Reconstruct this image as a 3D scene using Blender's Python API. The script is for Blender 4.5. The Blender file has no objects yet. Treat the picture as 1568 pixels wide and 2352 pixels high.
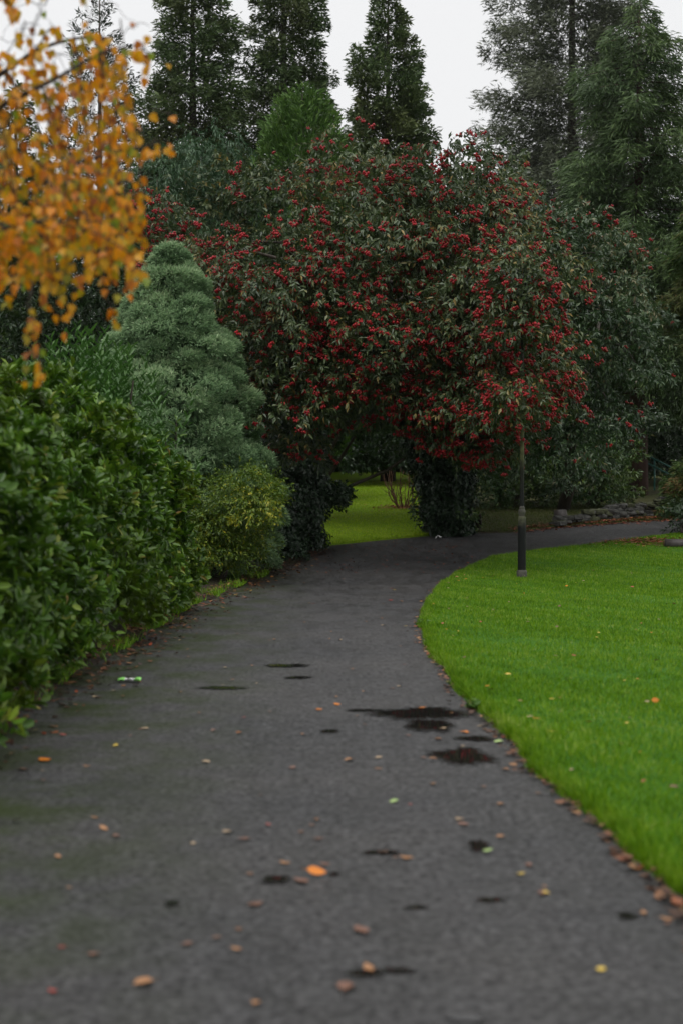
import bpy, math
import numpy as np
from mathutils import Vector, Matrix

rng = np.random.default_rng(11)
R = math.radians
scene = bpy.context.scene
col = scene.collection

# ------------------------------------------------------------------ camera
CAM_H, FPX, CX, CY, PITCH = 1.6, 3267.0, 784.0, 1176.0, R(0.91)
cam_d = bpy.data.cameras.new('camera')
cam_d.sensor_fit = 'VERTICAL'; cam_d.sensor_height = 36; cam_d.sensor_width = 24
cam_d.lens = 50; cam_d.clip_start = 0.1; cam_d.clip_end = 1500
cam_d.dof.use_dof = True; cam_d.dof.focus_distance = 27; cam_d.dof.aperture_fstop = 1.7
cam = bpy.data.objects.new('camera', cam_d); col.objects.link(cam)
cam.location = (0, 0, CAM_H); cam.rotation_euler = (R(90) - PITCH, 0, 0)
scene.camera = cam

# ------------------------------------------------------------------ sky, sun, exposure
SUN_EL, SUN_AZ = 70, 200
w = bpy.data.worlds.new('World'); scene.world = w; w.use_nodes = True
nt = w.node_tree; nt.nodes.clear()
sky = nt.nodes.new('ShaderNodeTexSky'); sky.sky_type = 'NISHITA'; sky.sun_disc = False
sky.sun_elevation = R(SUN_EL); sky.sun_rotation = R(SUN_AZ); sky.dust_density = 6; sky.air_density = 1.5
hs = nt.nodes.new('ShaderNodeHueSaturation'); hs.inputs['Saturation'].default_value = 0.12
cl = nt.nodes.new('ShaderNodeRGB'); cl.outputs[0].default_value = (9.35, 9.4, 9.5, 1)   # even cloud cover
mx = nt.nodes.new('ShaderNodeMixRGB'); mx.inputs[0].default_value = 0.85
bg = nt.nodes.new('ShaderNodeBackground'); bg.inputs[1].default_value = 0.1
wo = nt.nodes.new('ShaderNodeOutputWorld')
L = nt.links.new
L(sky.outputs[0], hs.inputs['Color']); L(hs.outputs[0], mx.inputs[1]); L(cl.outputs[0], mx.inputs[2])
L(mx.outputs[0], bg.inputs[0]); L(bg.outputs[0], wo.inputs[0])
sd = bpy.data.lights.new('sun', 'SUN'); sd.energy = 1.5; sd.angle = R(45); sd.color = (1, .98, .95)
so = bpy.data.objects.new('sun', sd); col.objects.link(so)
so.rotation_euler = (R(90 - SUN_EL), 0, R(180 - SUN_AZ))
vs = scene.view_settings
vs.view_transform = 'Standard'; vs.look = 'None'; vs.gamma = 1; vs.exposure = 0.08; vs.use_curve_mapping = False
scene.render.engine = 'CYCLES'
cy = scene.cycles
cy.max_bounces = 5; cy.diffuse_bounces = 2; cy.glossy_bounces = 2; cy.transmission_bounces = 3
cy.transparent_max_bounces = 4; cy.volume_bounces = 0; cy.use_denoising = True
cy.caustics_reflective = False; cy.caustics_refractive = False

# ------------------------------------------------------------------ helpers
def gz(Y):
    """ground height: level, then a gentle rise behind the lamp post"""
    s = np.maximum(np.asarray(Y, float) - 22, 0)
    z = np.where(s < 8, .00375 * s * s, .24 + .06 * (s - 8))
    return np.where(s > 43, 2.34 + (s - 43) * .02, z)
def ray(x, y):
    vx, vy = (x - CX) / FPX, -(y - CY) / FPX
    c, s = math.cos(PITCH), math.sin(PITCH)
    d = np.array([vx, c + vy * s, vy * c - s])
    return d / d[1]
def at(x, y, Y):
    """world point at distance Y seen at (x, y) of the 1568 x 2352 picture"""
    return np.array([0, 0, CAM_H]) + ray(x, y) * Y
def ground(x, y):
    d = ray(x, y); lo, hi = 1.0, 90.0
    for Y in np.arange(1, 90, .1):
        if CAM_H + d[2] * Y < gz(Y): hi = Y; lo = Y - .1; break
    for _ in range(25):
        m = (lo + hi) / 2
        if CAM_H + d[2] * m < gz(m): hi = m
        else: lo = m
    return np.array([d[0] * hi, hi, float(gz(hi))])
def nrm(a): return a / np.maximum(np.linalg.norm(a, axis=-1, keepdims=True), 1e-9)
def rand_dirs(n): return nrm(rng.normal(size=(n, 3)))
UP = np.array([0, 0, 1.0])

def tag(o, label=None, cat=None, group=None, kind=None):
    if label: o['label'] = label
    if cat: o['category'] = cat
    if group: o['group'] = group
    if kind: o['kind'] = kind
    return o
def link(name, me, parent=None, mat=None):
    o = bpy.data.objects.new(name, me); col.objects.link(o)
    if mat is not None and me is not None: me.materials.append(mat)
    if parent is not None: o.parent = parent
    return o
def empty(name, loc, label, cat, group=None):
    o = bpy.data.objects.new(name, None); col.objects.link(o); o.location = [float(v) for v in loc]
    o.empty_display_size = .2
    return tag(o, label, cat, group)
def np_mesh(name, V, F, rnd=None, smooth=False):
    """V (n,3), F (m,k)"""
    me = bpy.data.meshes.new(name)
    V = np.asarray(V, np.float32); F = np.asarray(F, np.int32); m, k = F.shape
    me.vertices.add(len(V)); me.vertices.foreach_set('co', V.ravel())
    me.loops.add(m * k); me.loops.foreach_set('vertex_index', F.ravel())
    me.polygons.add(m); me.polygons.foreach_set('loop_start', np.arange(0, m * k, k, dtype=np.int32))
    me.update(calc_edges=True)
    if rnd is not None:
        a = me.attributes.new('rnd', 'FLOAT', 'FACE'); a.data.foreach_set('value', np.asarray(rnd, np.float32))
    if smooth: me.polygons.foreach_set('use_smooth', np.ones(m, bool))
    return me
DIAMOND = (np.array([[0, 0, 0], [.42, -.5, .07], [1, 0, -.12], [.42, .5, .07]], float), np.array([[0, 1, 2], [0, 2, 3]]))
LEAF = (np.array([[0, 0, 0], [.28, -.42, .06], [.66, -.40, .03], [1, 0, -.16], [.66, .40, .03], [.28, .42, .06]], float),
        np.array([[0, 1, 2], [0, 2, 3], [0, 3, 4], [0, 4, 5]]))
BLADE = (np.array([[0, -.5, 0], [0, .5, 0], [1, 0, 0]], float), np.array([[0, 1, 2]]))
SPRAY = (np.array([[0, 0, 0], [.5, -.5, .1], [1, .35, 0]], float), np.array([[0, 1, 2]]))
PLUME = (np.array([[0, 0, 0], [.5, -.5, .1], [1, -.1, 0], [.45, .5, .1]], float), np.array([[0, 1, 2], [0, 2, 3]]))
def leaves(P, A, N, Ln, Wd, rnd, tmpl, origin=(0, 0, 0)):
    T, F = tmpl
    A = nrm(A); B = nrm(np.cross(N, A)); N = np.cross(A, B)
    n, k = len(P), len(T)
    Ln = np.broadcast_to(Ln, (n,)); Wd = np.broadcast_to(Wd, (n,))
    V = (P - np.asarray(origin))[:, None, :] + T[None, :, 0:1] * Ln[:, None, None] * A[:, None, :] \
        + T[None, :, 1:2] * Wd[:, None, None] * B[:, None, :] + T[None, :, 2:3] * Ln[:, None, None] * N[:, None, :]
    FF = F[None] + (np.arange(n) * k)[:, None, None]
    return V.reshape(-1, 3), FF.reshape(-1, 3), np.repeat(rnd, len(F))
def join(parts):
    V, F, r, o = [], [], [], 0
    for v, f, q in parts:
        V.append(v); F.append(f + o); r.append(q); o += len(v)
    return np.concatenate(V), np.concatenate(F), np.concatenate(r)
def tube(pts, rad, seg=7, cap=True):
    pts = np.asarray(pts, float); n = len(pts); rad = np.broadcast_to(rad, (n,))
    T = nrm(np.gradient(pts, axis=0))
    ref = np.array([1, 0, 0]) if abs(T[0][2]) > .7 else UP
    U = nrm(np.cross(T, ref)); W = np.cross(T, U)
    a = np.linspace(0, 2 * np.pi, seg, endpoint=False)
    V = pts[:, None] + rad[:, None, None] * (np.cos(a)[None, :, None] * U[:, None] + np.sin(a)[None, :, None] * W[:, None])
    V = V.reshape(-1, 3); F = []
    for i in range(n - 1):
        for j in range(seg):
            k = (j + 1) % seg
            F.append((i * seg + j, i * seg + k, (i + 1) * seg + k)); F.append((i * seg + j, (i + 1) * seg + k, (i + 1) * seg + j))
    if cap:
        V = np.vstack([V, pts[0], pts[-1]])
        for j in range(seg):
            k = (j + 1) % seg
            F.append((len(V) - 2, k, j)); F.append((len(V) - 1, (n - 1) * seg + j, (n - 1) * seg + k))
    return V, np.array(F), np.zeros(len(F))
def curve(p0, p1, bow, n=8, wob=0.0):
    t = np.linspace(0, 1, n)[:, None]
    P = np.asarray(p0) * (1 - t) + np.asarray(p1) * t + np.asarray(bow) * (4 * t * (1 - t))
    if wob:
        q = rng.normal(size=(n, 3)) * wob; q[0] = 0; q[-1] = 0; P = P + q
    return P
def wavy(P, seed, f=1.0):
    """cheap smooth noise, about -1..1"""
    q = np.random.default_rng(seed); s = np.zeros(len(P))
    for i in range(5):
        k = q.normal(size=3) * f * (1 + .6 * i); s += np.sin(P @ k + q.uniform(0, 6.28)) / (1 + .35 * i)
    return s / 2.2

# ------------------------------------------------------------------ materials
def new_mat(name):
    m = bpy.data.materials.new(name); m.use_nodes = True; t = m.node_tree; t.nodes.clear()
    out = t.nodes.new('ShaderNodeOutputMaterial'); b = t.nodes.new('ShaderNodeBsdfPrincipled')
    t.links.new(b.outputs[0], out.inputs[0])
    return m, t, b, out
def ramp(t, fac, stops):
    r = t.nodes.new('ShaderNodeValToRGB'); e = r.color_ramp.elements
    while len(e) < len(stops): e.new(.5)
    for el, (p, c) in zip(e, stops): el.position = p; el.color = (*c, 1)
    t.links.new(fac, r.inputs[0]); return r.outputs[0]
def noise(t, scale, detail=3, rough=.6, coord='Object', vec=None):
    n = t.nodes.new('ShaderNodeTexNoise'); n.inputs['Scale'].default_value = scale
    n.inputs['Detail'].default_value = detail; n.inputs['Roughness'].default_value = rough
    if vec is None:
        c = t.nodes.new('ShaderNodeTexCoord'); vec = c.outputs[coord]
    t.links.new(vec, n.inputs['Vector']); return n.outputs['Fac']
def math_n(t, op, a, b=None, clamp=False):
    n = t.nodes.new('ShaderNodeMath'); n.operation = op; n.use_clamp = clamp
    for i, v in enumerate((a, b)):
        if v is None: continue
        if isinstance(v, (int, float)): n.inputs[i].default_value = v
        else: t.links.new(v, n.inputs[i])
    return n.outputs[0]
def mixc(t, fac, a, b, mode='MIX'):
    n = t.nodes.new('ShaderNodeMixRGB'); n.blend_type = mode
    for i, v in enumerate((fac, a, b)):
        if isinstance(v, (int, float)): n.inputs[i].default_value = v
        elif isinstance(v, tuple): n.inputs[i].default_value = (*v, 1)
        else: t.links.new(v, n.inputs[i])
    return n.outputs[0]
def bump(t, b, h, strength, dist):
    n = t.nodes.new('ShaderNodeBump'); n.inputs['Strength'].default_value = strength; n.inputs['Distance'].default_value = dist
    t.links.new(h, n.inputs['Height']); t.links.new(n.outputs[0], b.inputs['Normal'])
def leaf_mat(name, stops, rough=.4, transl=.25, spec=.42, patch=None):
    m, t, b, out = new_mat(name)
    a = t.nodes.new('ShaderNodeAttribute'); a.attribute_name = 'rnd'
    c = ramp(t, a.outputs['Fac'], stops)
    if patch:
        n = noise(t, patch[0], 2)
        f = math_n(t, 'MULTIPLY', math_n(t, 'SUBTRACT', n, .5, True), 3.0, True)
        c = mixc(t, f, c, patch[1], 'MIX')
    t.links.new(c, b.inputs['Base Color'])
    b.inputs['Roughness'].default_value = rough; b.inputs['Specular IOR Level'].default_value = spec
    if transl:
        tr = t.nodes.new('ShaderNodeBsdfTranslucent'); t.links.new(c, tr.inputs[0])
        ms = t.nodes.new('ShaderNodeMixShader'); ms.inputs[0].default_value = transl
        t.links.new(b.outputs[0], ms.inputs[1]); t.links.new(tr.outputs[0], ms.inputs[2]); t.links.new(ms.outputs[0], out.inputs[0])
    return m
def bark_mat(name, c1, c2, scale=6, rough=.85):
    m, t, b, out = new_mat(name)
    tc = t.nodes.new('ShaderNodeTexCoord'); mp = t.nodes.new('ShaderNodeMapping'); mp.inputs['Scale'].default_value = (1, 1, .2)
    t.links.new(tc.outputs['Object'], mp.inputs[0])
    n = noise(t, scale, 6, .7, vec=mp.outputs[0])
    t.links.new(ramp(t, n, [(.3, c1), (.7, c2)]), b.inputs['Base Color']); b.inputs['Roughness'].default_value = rough
    bump(t, b, n, .8, .03); return m
def plain_mat(name, c, rough=.5, spec=.5, var=.25, scale=8, metallic=0):
    m, t, b, out = new_mat(name)
    n = noise(t, scale, 5)
    t.links.new(ramp(t, n, [(.3, tuple(v * (1 - var) for v in c)), (.7, tuple(min(1, v * (1 + var)) for v in c))]), b.inputs['Base Color'])
    b.inputs['Roughness'].default_value = rough; b.inputs['Specular IOR Level'].default_value = spec
    b.inputs['Metallic'].default_value = metallic
    return m

M = {}
M['cotoneaster'] = leaf_mat('cotoneaster_leaf', [(0, (.028, .05, .018)), (.45, (.065, .1, .036)), (.8, (.13, .165, .065)), (.93, (.2, .18, .065)), (1, (.32, .22, .06))], .34, .22)
M['cotoneaster_grey'] = leaf_mat('cotoneaster_greyer_leaf', [(0, (.024, .05, .02)), (.5, (.052, .095, .038)), (.9, (.105, .15, .065)), (1, (.2, .16, .08))], .32, .2, .45)
M['pale_leaf'] = leaf_mat('pale_green_leaf', [(0, (.04, .09, .04)), (.6, (.07, .14, .065)), (1, (.12, .2, .1))], .38, .25)
M['dark_leaf'] = leaf_mat('dark_evergreen_leaf', [(0, (.015, .035, .012)), (.6, (.028, .06, .02)), (1, (.05, .09, .03))], .4, .15)
M['ivy'] = leaf_mat('ivy_leaf', [(0, (.012, .028, .012)), (.7, (.022, .05, .02)), (1, (.05, .09, .03))], .4, .12)
M['hedge'] = leaf_mat('hedge_leaf', [(0, (.03, .08, .008)), (.5, (.075, .17, .014)), (.85, (.17, .3, .025)), (.96, (.25, .34, .035)), (1, (.25, .16, .03))], .3, .26, .36, (1.1, (.14, .2, .014)))
M['laurel'] = leaf_mat('cherry_laurel_leaf', [(0, (.04, .1, .02)), (.6, (.065, .16, .03)), (1, (.11, .22, .045))], .32, .25, .4)
M['privet'] = leaf_mat('privet_leaf', [(0, (.05, .1, .01)), (.5, (.1, .17, .014)), (.85, (.2, .25, .018)), (1, (.42, .38, .02))], .42, .28)
M['backlaurel'] = leaf_mat('back_shrub_leaf', [(0, (.025, .065, .018)), (.6, (.05, .11, .025)), (.9, (.1, .17, .03)), (1, (.2, .24, .04))], .34, .22, .5, (.5, (.11, .16, .025)))
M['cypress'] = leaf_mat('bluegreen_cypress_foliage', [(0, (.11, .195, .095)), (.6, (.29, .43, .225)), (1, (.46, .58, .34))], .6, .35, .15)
M['conifer_a'] = leaf_mat('dark_conifer_foliage', [(0, (.045, .075, .028)), (.6, (.085, .135, .048)), (1, (.15, .2, .075))], .6, .2, .3, (.25, (.13, .125, .05)))  # colour lifted in place of haze over the far trees
M['conifer_e'] = leaf_mat('green_cypress_foliage', [(0, (.05, .11, .022)), (.6, (.09, .18, .034)), (1, (.15, .25, .05))], .6, .12, .3)
M['conifer_f'] = leaf_mat('haze_toned_conifer_foliage', [(0, (.065, .08, .052)), (.6, (.11, .13, .08)), (1, (.17, .195, .12))], .6, .12, .3)  # paleness of distant mist is put into this foliage colour
M['deodar'] = leaf_mat('deodar_foliage', [(0, (.04, .075, .026)), (.6, (.075, .125, .04)), (1, (.14, .21, .07))], .55, .12, .3)
M['bronze'] = leaf_mat('bronze_conifer_foliage', [(0, (.035, .07, .015)), (.5, (.06, .11, .025)), (.85, (.1, .11, .03)), (1, (.14, .08, .03))], .6, .18, .2, (.35, (.085, .06, .022)))
M['spruce'] = leaf_mat('spruce_foliage', [(0, (.02, .036, .02)), (1, (.05, .075, .045))], .6, .1, .3)
M['birch_leaf'] = leaf_mat('orange_birch_leaf', [(0, (.36, .34, .02)), (.16, (.58, .38, .016)), (.4, (.82, .40, .012)), (.65, (.85, .32, .012)), (.8, (.6, .19, .016)), (.9, (.28, .09, .02)), (.94, (.3, .38, .03)), (1, (.25, .36, .03))], .34, .5)
M['grass'] = leaf_mat('grass_blade', [(0, (.046, .12, .002)), (.4, (.112, .255, .003)), (.7, (.185, .34, .008)), (.9, (.28, .4, .03)), (1, (.4, .47, .12))], .42, .32, .3)
M['farblade'] = leaf_mat('far_grass_blade', [(0, (.14, .25, .004)), (.5, (.27, .42, .008)), (1, (.42, .5, .05))], .45, .32, .25)  # yellower grass, its colour also lightened to offset shade on the arch lawn
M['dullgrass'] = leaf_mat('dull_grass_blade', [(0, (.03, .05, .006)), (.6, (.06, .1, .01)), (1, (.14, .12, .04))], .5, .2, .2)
M['weed'] = leaf_mat('weed_leaf', [(0, (.05, .13, .02)), (1, (.12, .22, .03))], .4, .25)
M['litter'] = leaf_mat('leaf_litter', [(0, (.035, .018, .01)), (.5, (.085, .038, .02)), (.75, (.18, .075, .035)), (.9, (.3, .16, .07)), (.95, (.26, .05, .02)), (1, (.32, .26, .07))], .5, .1)
M['redlitter'] = leaf_mat('red_leaf_litter', [(0, (.09, .03, .016)), (.6, (.24, .06, .03)), (1, (.36, .12, .05))], .5, .1)
M['bark'] = bark_mat('dark_bark', (.02, .015, .011), (.06, .045, .033))
M['redbark'] = bark_mat('reddish_bark', (.022, .011, .008), (.085, .043, .033), 5)
M['twig'] = bark_mat('twig_bark', (.03, .02, .018), (.07, .045, .035), 20)
M['birchbark'] = bark_mat('birch_bark', (.35, .33, .3), (.62, .6, .56), 3)
M['shrubtwig'] = bark_mat('shrub_twig', (.09, .045, .025), (.18, .085, .04), 20)
M['soil'] = plain_mat('dark_soil', (.03, .02, .013), .8, .3, .5, 5)
M['stone'] = plain_mat('dry_stone', (.05, .05, .044), .65, .3, .85, 2.5)
M['mossstone'] = plain_mat('mossy_stone', (.055, .06, .03), .8, .3, .8, 3)
M['green_paint'] = plain_mat('green_paint', (.02, .11, .085), .4, .5, .2)
M['berry'] = plain_mat('red_berry', (.3, .014, .018), .4, .3, .5, 3)
M['log'] = bark_mat('wet_log_bark', (.018, .014, .012), (.055, .045, .04), 9, .5)
M['cut'] = plain_mat('cut_wood', (.2, .13, .08), .7, .3, .3, 14)

def asphalt():
    m, t, b, out = new_mat('wet_asphalt')
    g = t.nodes.new('ShaderNodeNewGeometry'); P = g.outputs['Position']
    fine = noise(t, 90, 4, .75, vec=P); mid = noise(t, 7, 4, .6, vec=P); big = noise(t, .6, 4, .6, vec=P)
    mp = t.nodes.new('ShaderNodeMapping'); mp.inputs['Scale'].default_value = (1.6, .5, 1); t.links.new(P, mp.inputs[0])
    streak = noise(t, 2.2, 5, .65, vec=mp.outputs[0])
    c = ramp(t, fine, [(.36, (.008, .008, .009)), (.52, (.024, .024, .026)), (.68, (.11, .11, .114))])
    c = mixc(t, .5, c, ramp(t, mid, [(.32, (.006, .006, .0065)), (.68, (.03, .03, .032))]))
    c = mixc(t, math_n(t, 'MULTIPLY', ramp(t, streak, [(.42, (0,) * 3), (.62, (1,) * 3)]), .7), c, (.013, .013, .013))
    c = mixc(t, math_n(t, 'MULTIPLY', ramp(t, big, [(.35, (0, 0, 0)), (.7, (1, 1, 1))]), .35), c, (.075, .068, .062))
    grain = noise(t, 28, 3, .7, vec=P)
    c = mixc(t, .7, c, ramp(t, grain, [(.38, (.15,) * 3), (.6, (1.6,) * 3)]), 'MULTIPLY')
    # moss creeping in from the hedge side
    sx = t.nodes.new('ShaderNodeSeparateXYZ'); t.links.new(P, sx.inputs[0])
    side = t.nodes.new('ShaderNodeMapRange'); t.links.new(sx.outputs[0], side.inputs[0])
    side.inputs[1].default_value = -.35; side.inputs[2].default_value = -1.75
    moss = math_n(t, 'MULTIPLY', side.outputs[0], ramp(t, noise(t, 1.6, 5, .65, vec=P), [(.4, (0, 0, 0)), (.62, (1, 1, 1))]), True)
    c = mixc(t, math_n(t, 'MULTIPLY', moss, .8), c, (.03, .045, .008))
    t.links.new(c, b.inputs['Base Color'])
    r = ramp(t, streak, [(.3, (.7,) * 3), (.5, (.58,) * 3), (.75, (.4,) * 3)])
    t.links.new(r, b.inputs['Roughness'])
    sp = math_n(t, 'MULTIPLY', ramp(t, grain, [(.36, (.5,) * 3), (.62, (1,) * 3)]), ramp(t, mid, [(.3, (.6,) * 3), (.7, (1.0,) * 3)]))
    t.links.new(math_n(t, 'MULTIPLY', sp, math_n(t, 'SUBTRACT', 1.0, math_n(t, 'MULTIPLY', moss, .75))), b.inputs['Specular IOR Level'])
    bump(t, b, math_n(t, 'ADD', fine, math_n(t, 'MULTIPLY', grain, 2)), .8, .008)
    return m
M['asphalt'] = asphalt()
def turf(name, c1, c2, c3, bank=False):
    m, t, b, out = new_mat(name)
    g = t.nodes.new('ShaderNodeNewGeometry')
    c = ramp(t, noise(t, 40, 4, .7, vec=g.outputs['Position']), [(.3, c1), (.7, c2)])
    c = mixc(t, math_n(t, 'MULTIPLY', ramp(t, noise(t, .8, 4, .6, vec=g.outputs['Position']), [(.4, (0,) * 3), (.75, (1,) * 3)]), .5), c, c3)
    if bank:   # bare soil and dead leaves beyond the lawn
        sx = t.nodes.new('ShaderNodeSeparateXYZ'); t.links.new(g.outputs['Position'], sx.inputs[0])
        f = math_n(t, 'MULTIPLY', math_n(t, 'SUBTRACT', math_n(t, 'ADD', sx.outputs[0], math_n(t, 'MULTIPLY', noise(t, .9, 3, vec=g.outputs['Position']), 1.5)), 3.2), 1.2, True)
        c = mixc(t, f, c, ramp(t, noise(t, 3, 4, vec=g.outputs['Position']), [(.35, (.03, .022, .013)), (.6, (.05, .06, .012)), (.75, (.07, .035, .02))]))
    t.links.new(c, b.inputs['Base Color']); b.inputs['Roughness'].default_value = .8; b.inputs['Specular IOR Level'].default_value = .2
    bump(t, b, noise(t, 60, 3, vec=g.outputs['Position']), .6, .02)
    return m
M['turf'] = turf('turf', (.02, .08, .003), (.045, .16, .005), (.07, .17, .01))
M['farturf'] = turf('far_turf', (.08, .16, .004), (.15, .26, .006), (.2, .2, .02), True)  # lawn tone raised as well, against the shade of the surrounding trees
M['verge'] = turf('soil_verge', (.015, .011, .008), (.035, .024, .016), (.035, .04, .012))
def water():
    m, t, b, out = new_mat('puddle_water')
    g = t.nodes.new('ShaderNodeNewGeometry'); P = g.outputs['Position']
    at_ = t.nodes.new('ShaderNodeAttribute'); at_.attribute_name = 'edge'
    e = math_n(t, 'ADD', at_.outputs['Fac'], math_n(t, 'MULTIPLY', math_n(t, 'SUBTRACT', noise(t, 22, 5, .7, vec=P), .5), .55))
    f = ramp(t, e, [(.62, (0,) * 3), (.78, (1,) * 3)])
    grit = ramp(t, noise(t, 60, 4, .7, vec=P), [(.35, (.008,) * 3), (.7, (.05,) * 3)])
    t.links.new(mixc(t, f, (.012, .011, .01), grit), b.inputs['Base Color'])
    t.links.new(ramp(t, e, [(.62, (.03,) * 3), (.74, (.25,) * 3), (.95, (.45,) * 3)]), b.inputs['Roughness']); b.inputs['IOR'].default_value = 1.33
    tr = t.nodes.new('ShaderNodeBsdfTransparent'); ms = t.nodes.new('ShaderNodeMixShader')
    t.links.new(ramp(t, e, [(.74, (0,) * 3), (.97, (1,) * 3)]), ms.inputs[0]); t.links.new(b.outputs[0], ms.inputs[1]); t.links.new(tr.outputs[0], ms.inputs[2]); t.links.new(ms.outputs[0], out.inputs[0])
    return m
M['water'] = water()

# ------------------------------------------------------------------ ground, path, lawns
def lin(pts):
    a = np.array(pts, float); return lambda v: np.interp(v, a[:, 0], a[:, 1])
LAWN = lin([(2, 1.6), (4.5, 1.42), (5.6, 1.34), (6.7, 1.24), (7.7, 1.16), (9.2, 1.07), (10.7, .98), (12, .93), (13.9, .885), (16, .92), (18.3, 1.05),
            (20.4, 1.28), (22.3, 1.5), (24.1, 1.75), (25.9, 2.15), (27.6, 2.6), (29.0, 3.1), (30.0, 3.8), (31, 4.9), (31.7, 5.7), (32.6, 6.5), (34.6, 8.3), (40, 13), (46, 18)])
VERGE = lin([(1, -2.6), (8, -2.42), (9.8, -2.36), (12, -2.3), (15.5, -2.12), (18.9, -2.05), (21, -1.9), (23.6, -1.62), (26.5, -1.17), (28.5, -.85), (30.2, -.5), (31.6, -.3)])
FAR = lin([(-30, 30.6), (-3, 31.0), (-.45, 31.6), (1.9, 33.9), (3, 34.6), (4.3, 35.1), (5.3, 36.2), (6.7, 37.3), (9.4, 39.2), (14, 43), (24, 51)])
def wob1(v, seed, f, amp):
    q = np.random.default_rng(seed); s = np.zeros_like(np.asarray(v, float))
    for i in range(6): s = s + np.sin(np.asarray(v) * f * (1.7 ** i) + q.uniform(0, 6.28)) / (1.35 ** i)
    return s * amp / 2
def lawn_edge(Y): return LAWN(Y) + wob1(Y, 3, 2.1, .035)
def verge_edge(Y): return VERGE(Y) + wob1(Y, 4, 1.9, .06)
def far_edge(X): return FAR(X) + wob1(X, 5, 1.7, .04)
def grid(name, V2, mat, kind='structure'):
    a, b = V2.shape[:2]; V = V2.reshape(-1, 3)
    i = np.arange(a * b).reshape(a, b)
    F = np.stack([i[:-1, :-1], i[:-1, 1:], i[1:, 1:], i[1:, :-1]], -1).reshape(-1, 4)
    o = link(name, np_mesh(name, V, F, smooth=True), None, mat); tag(o, kind=kind); return o
# terrain out to the horizon
xs = np.concatenate([np.linspace(-500, -30, 12), np.linspace(-25, 30, 56), np.linspace(36, 500, 12)])
ys = np.concatenate([np.linspace(-400, 0, 8), np.linspace(1, 75, 75), np.linspace(85, 700, 14)])
X, Y = np.meshgrid(xs, ys, indexing='ij')
grid('ground', np.stack([X, Y, gz(Y) - .06], -1), M['soil'])
xs = np.linspace(-3.2, 24, 110); ys = np.linspace(.5, 54, 215)
X, Y = np.meshgrid(xs, ys, indexing='ij')
grid('asphalt_path', np.stack([X, Y, gz(Y)], -1), M['asphalt'])
def edge_profile(u, h):   # rolled edge of a raised layer, u = distance from the edge
    return np.where(u <= 0, -.03, h * (1 - np.exp(-np.maximum(u, 0) / .035)))
ys = np.linspace(2, 45, 430)
us = np.concatenate([[0, .004, .012, .03, .06, .1, .16, .25, .4], np.linspace(.6, 16, 50)])
E = lawn_edge(ys)[:, None] + us[None] ; YY = np.repeat(ys[:, None], len(us), 1)
zz = gz(YY) + edge_profile(us[None] + 0 * E, .05) + .006 * wob1(E * 1.3 + YY * .6, 8, 1.1, 1) * np.minimum(us, 1)[None]
lawn = grid('lawn', np.stack([E, YY, zz], -1), M['turf'])
ys = np.linspace(.5, 31.4, 300); us2 = np.concatenate([[0, .004, .012, .03, .07, .13, .22, .4], np.linspace(.7, 20, 30)])
E = verge_edge(ys)[:, None] - us2[None]; YY = np.repeat(ys[:, None], len(us2), 1)
zz = gz(YY) + edge_profile(us2[None] + 0 * E, .035) + np.minimum(us2, 2)[None] * .03 + .02 * wob1(E * 2 + YY * 1.7, 9, 1.5, 1) * np.minimum(us2, 1)[None]
grid('soil_verge', np.stack([E[:, ::-1], YY, zz[:, ::-1]], -1), M['verge'])
xs = np.linspace(-26, 24, 420); us3 = np.concatenate([[0, .004, .012, .03, .07, .14, .3], np.linspace(.6, 40, 46)])
E = far_edge(xs)[:, None] + us3[None]; XX = np.repeat(xs[:, None], len(us3), 1)
zz = gz(E) + edge_profile(us3[None] + 0 * E, .06)
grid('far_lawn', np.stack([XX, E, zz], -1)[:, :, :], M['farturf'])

# grass blades
def blades(name, n, ptfn, hfn, mat, label, wid=.006, rshift=0.0):
    P, h = ptfn(n), None
    h = hfn(P); n = len(P)
    A = nrm(np.stack([rng.normal(0, .45, n), rng.normal(0, .45, n), np.ones(n)], -1)); N = rand_dirs(n)
    r = np.clip(rng.beta(2, 2.2, n) + rshift + .09 * wavy(P * [1, .6, 0], 21, 1.6) + .11 * wavy(P * [1, 1, 0], 22, 6) + .12 * wavy(P * [1, .8, 0], 23, 14), 0, 1)
    V, F, q = leaves(P, A, N, h, wid * (1 + .05 * P[:, 1]), r, BLADE)
    o = link(name, np_mesh(name, V, F, q), None, mat); tag(o, label, 'grass', kind='stuff'); return o
def lawn_pts(n):
    Y = 4.6 + 31 * rng.random(n * 3) ** 1.5; u = 9.5 * rng.random(n * 3) ** 1.15
    X = lawn_edge(Y) + u - .015
    k = np.abs(X) < .252 * Y + 2.6; X, Y, u = X[k][:n], Y[k][:n], u[k][:n]
    z = gz(Y) + edge_profile(u + .01, .05) - .012
    return np.stack([X, Y, z], -1)
blades('lawn_grass', 350000, lawn_pts, lambda P: rng.uniform(.03, .065, len(P)) * (1 + .25 * wavy(P, 5, 2)), M['grass'], 'bright green mown grass of the lawn around the lamp post')
def edge_pts(n):
    Y = 4.6 + 29 * rng.random(n) ** 1.6; u = rng.exponential(.03, n) - .02
    return np.stack([lawn_edge(Y) + u, Y, gz(Y) + edge_profile(u + .01, .04) * .8], -1)
blades('edge_grass', 26000, edge_pts, lambda P: rng.uniform(.04, .1, len(P)), M['grass'], 'longer ragged grass hanging over the lawn edge beside the path')
def far_pts(n):
    X = rng.uniform(-4.5, 2.9, n); u = rng.random(n) ** 1.4 * 24
    Y = far_edge(X) + u
    return np.stack([X, Y, gz(Y) + .04], -1)
blades('far_grass', 100000, far_pts, lambda P: rng.uniform(.03, .075, len(P)), M['farblade'], 'short green grass of the sloping lawn seen through the leafy arch', .007, .05)
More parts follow.
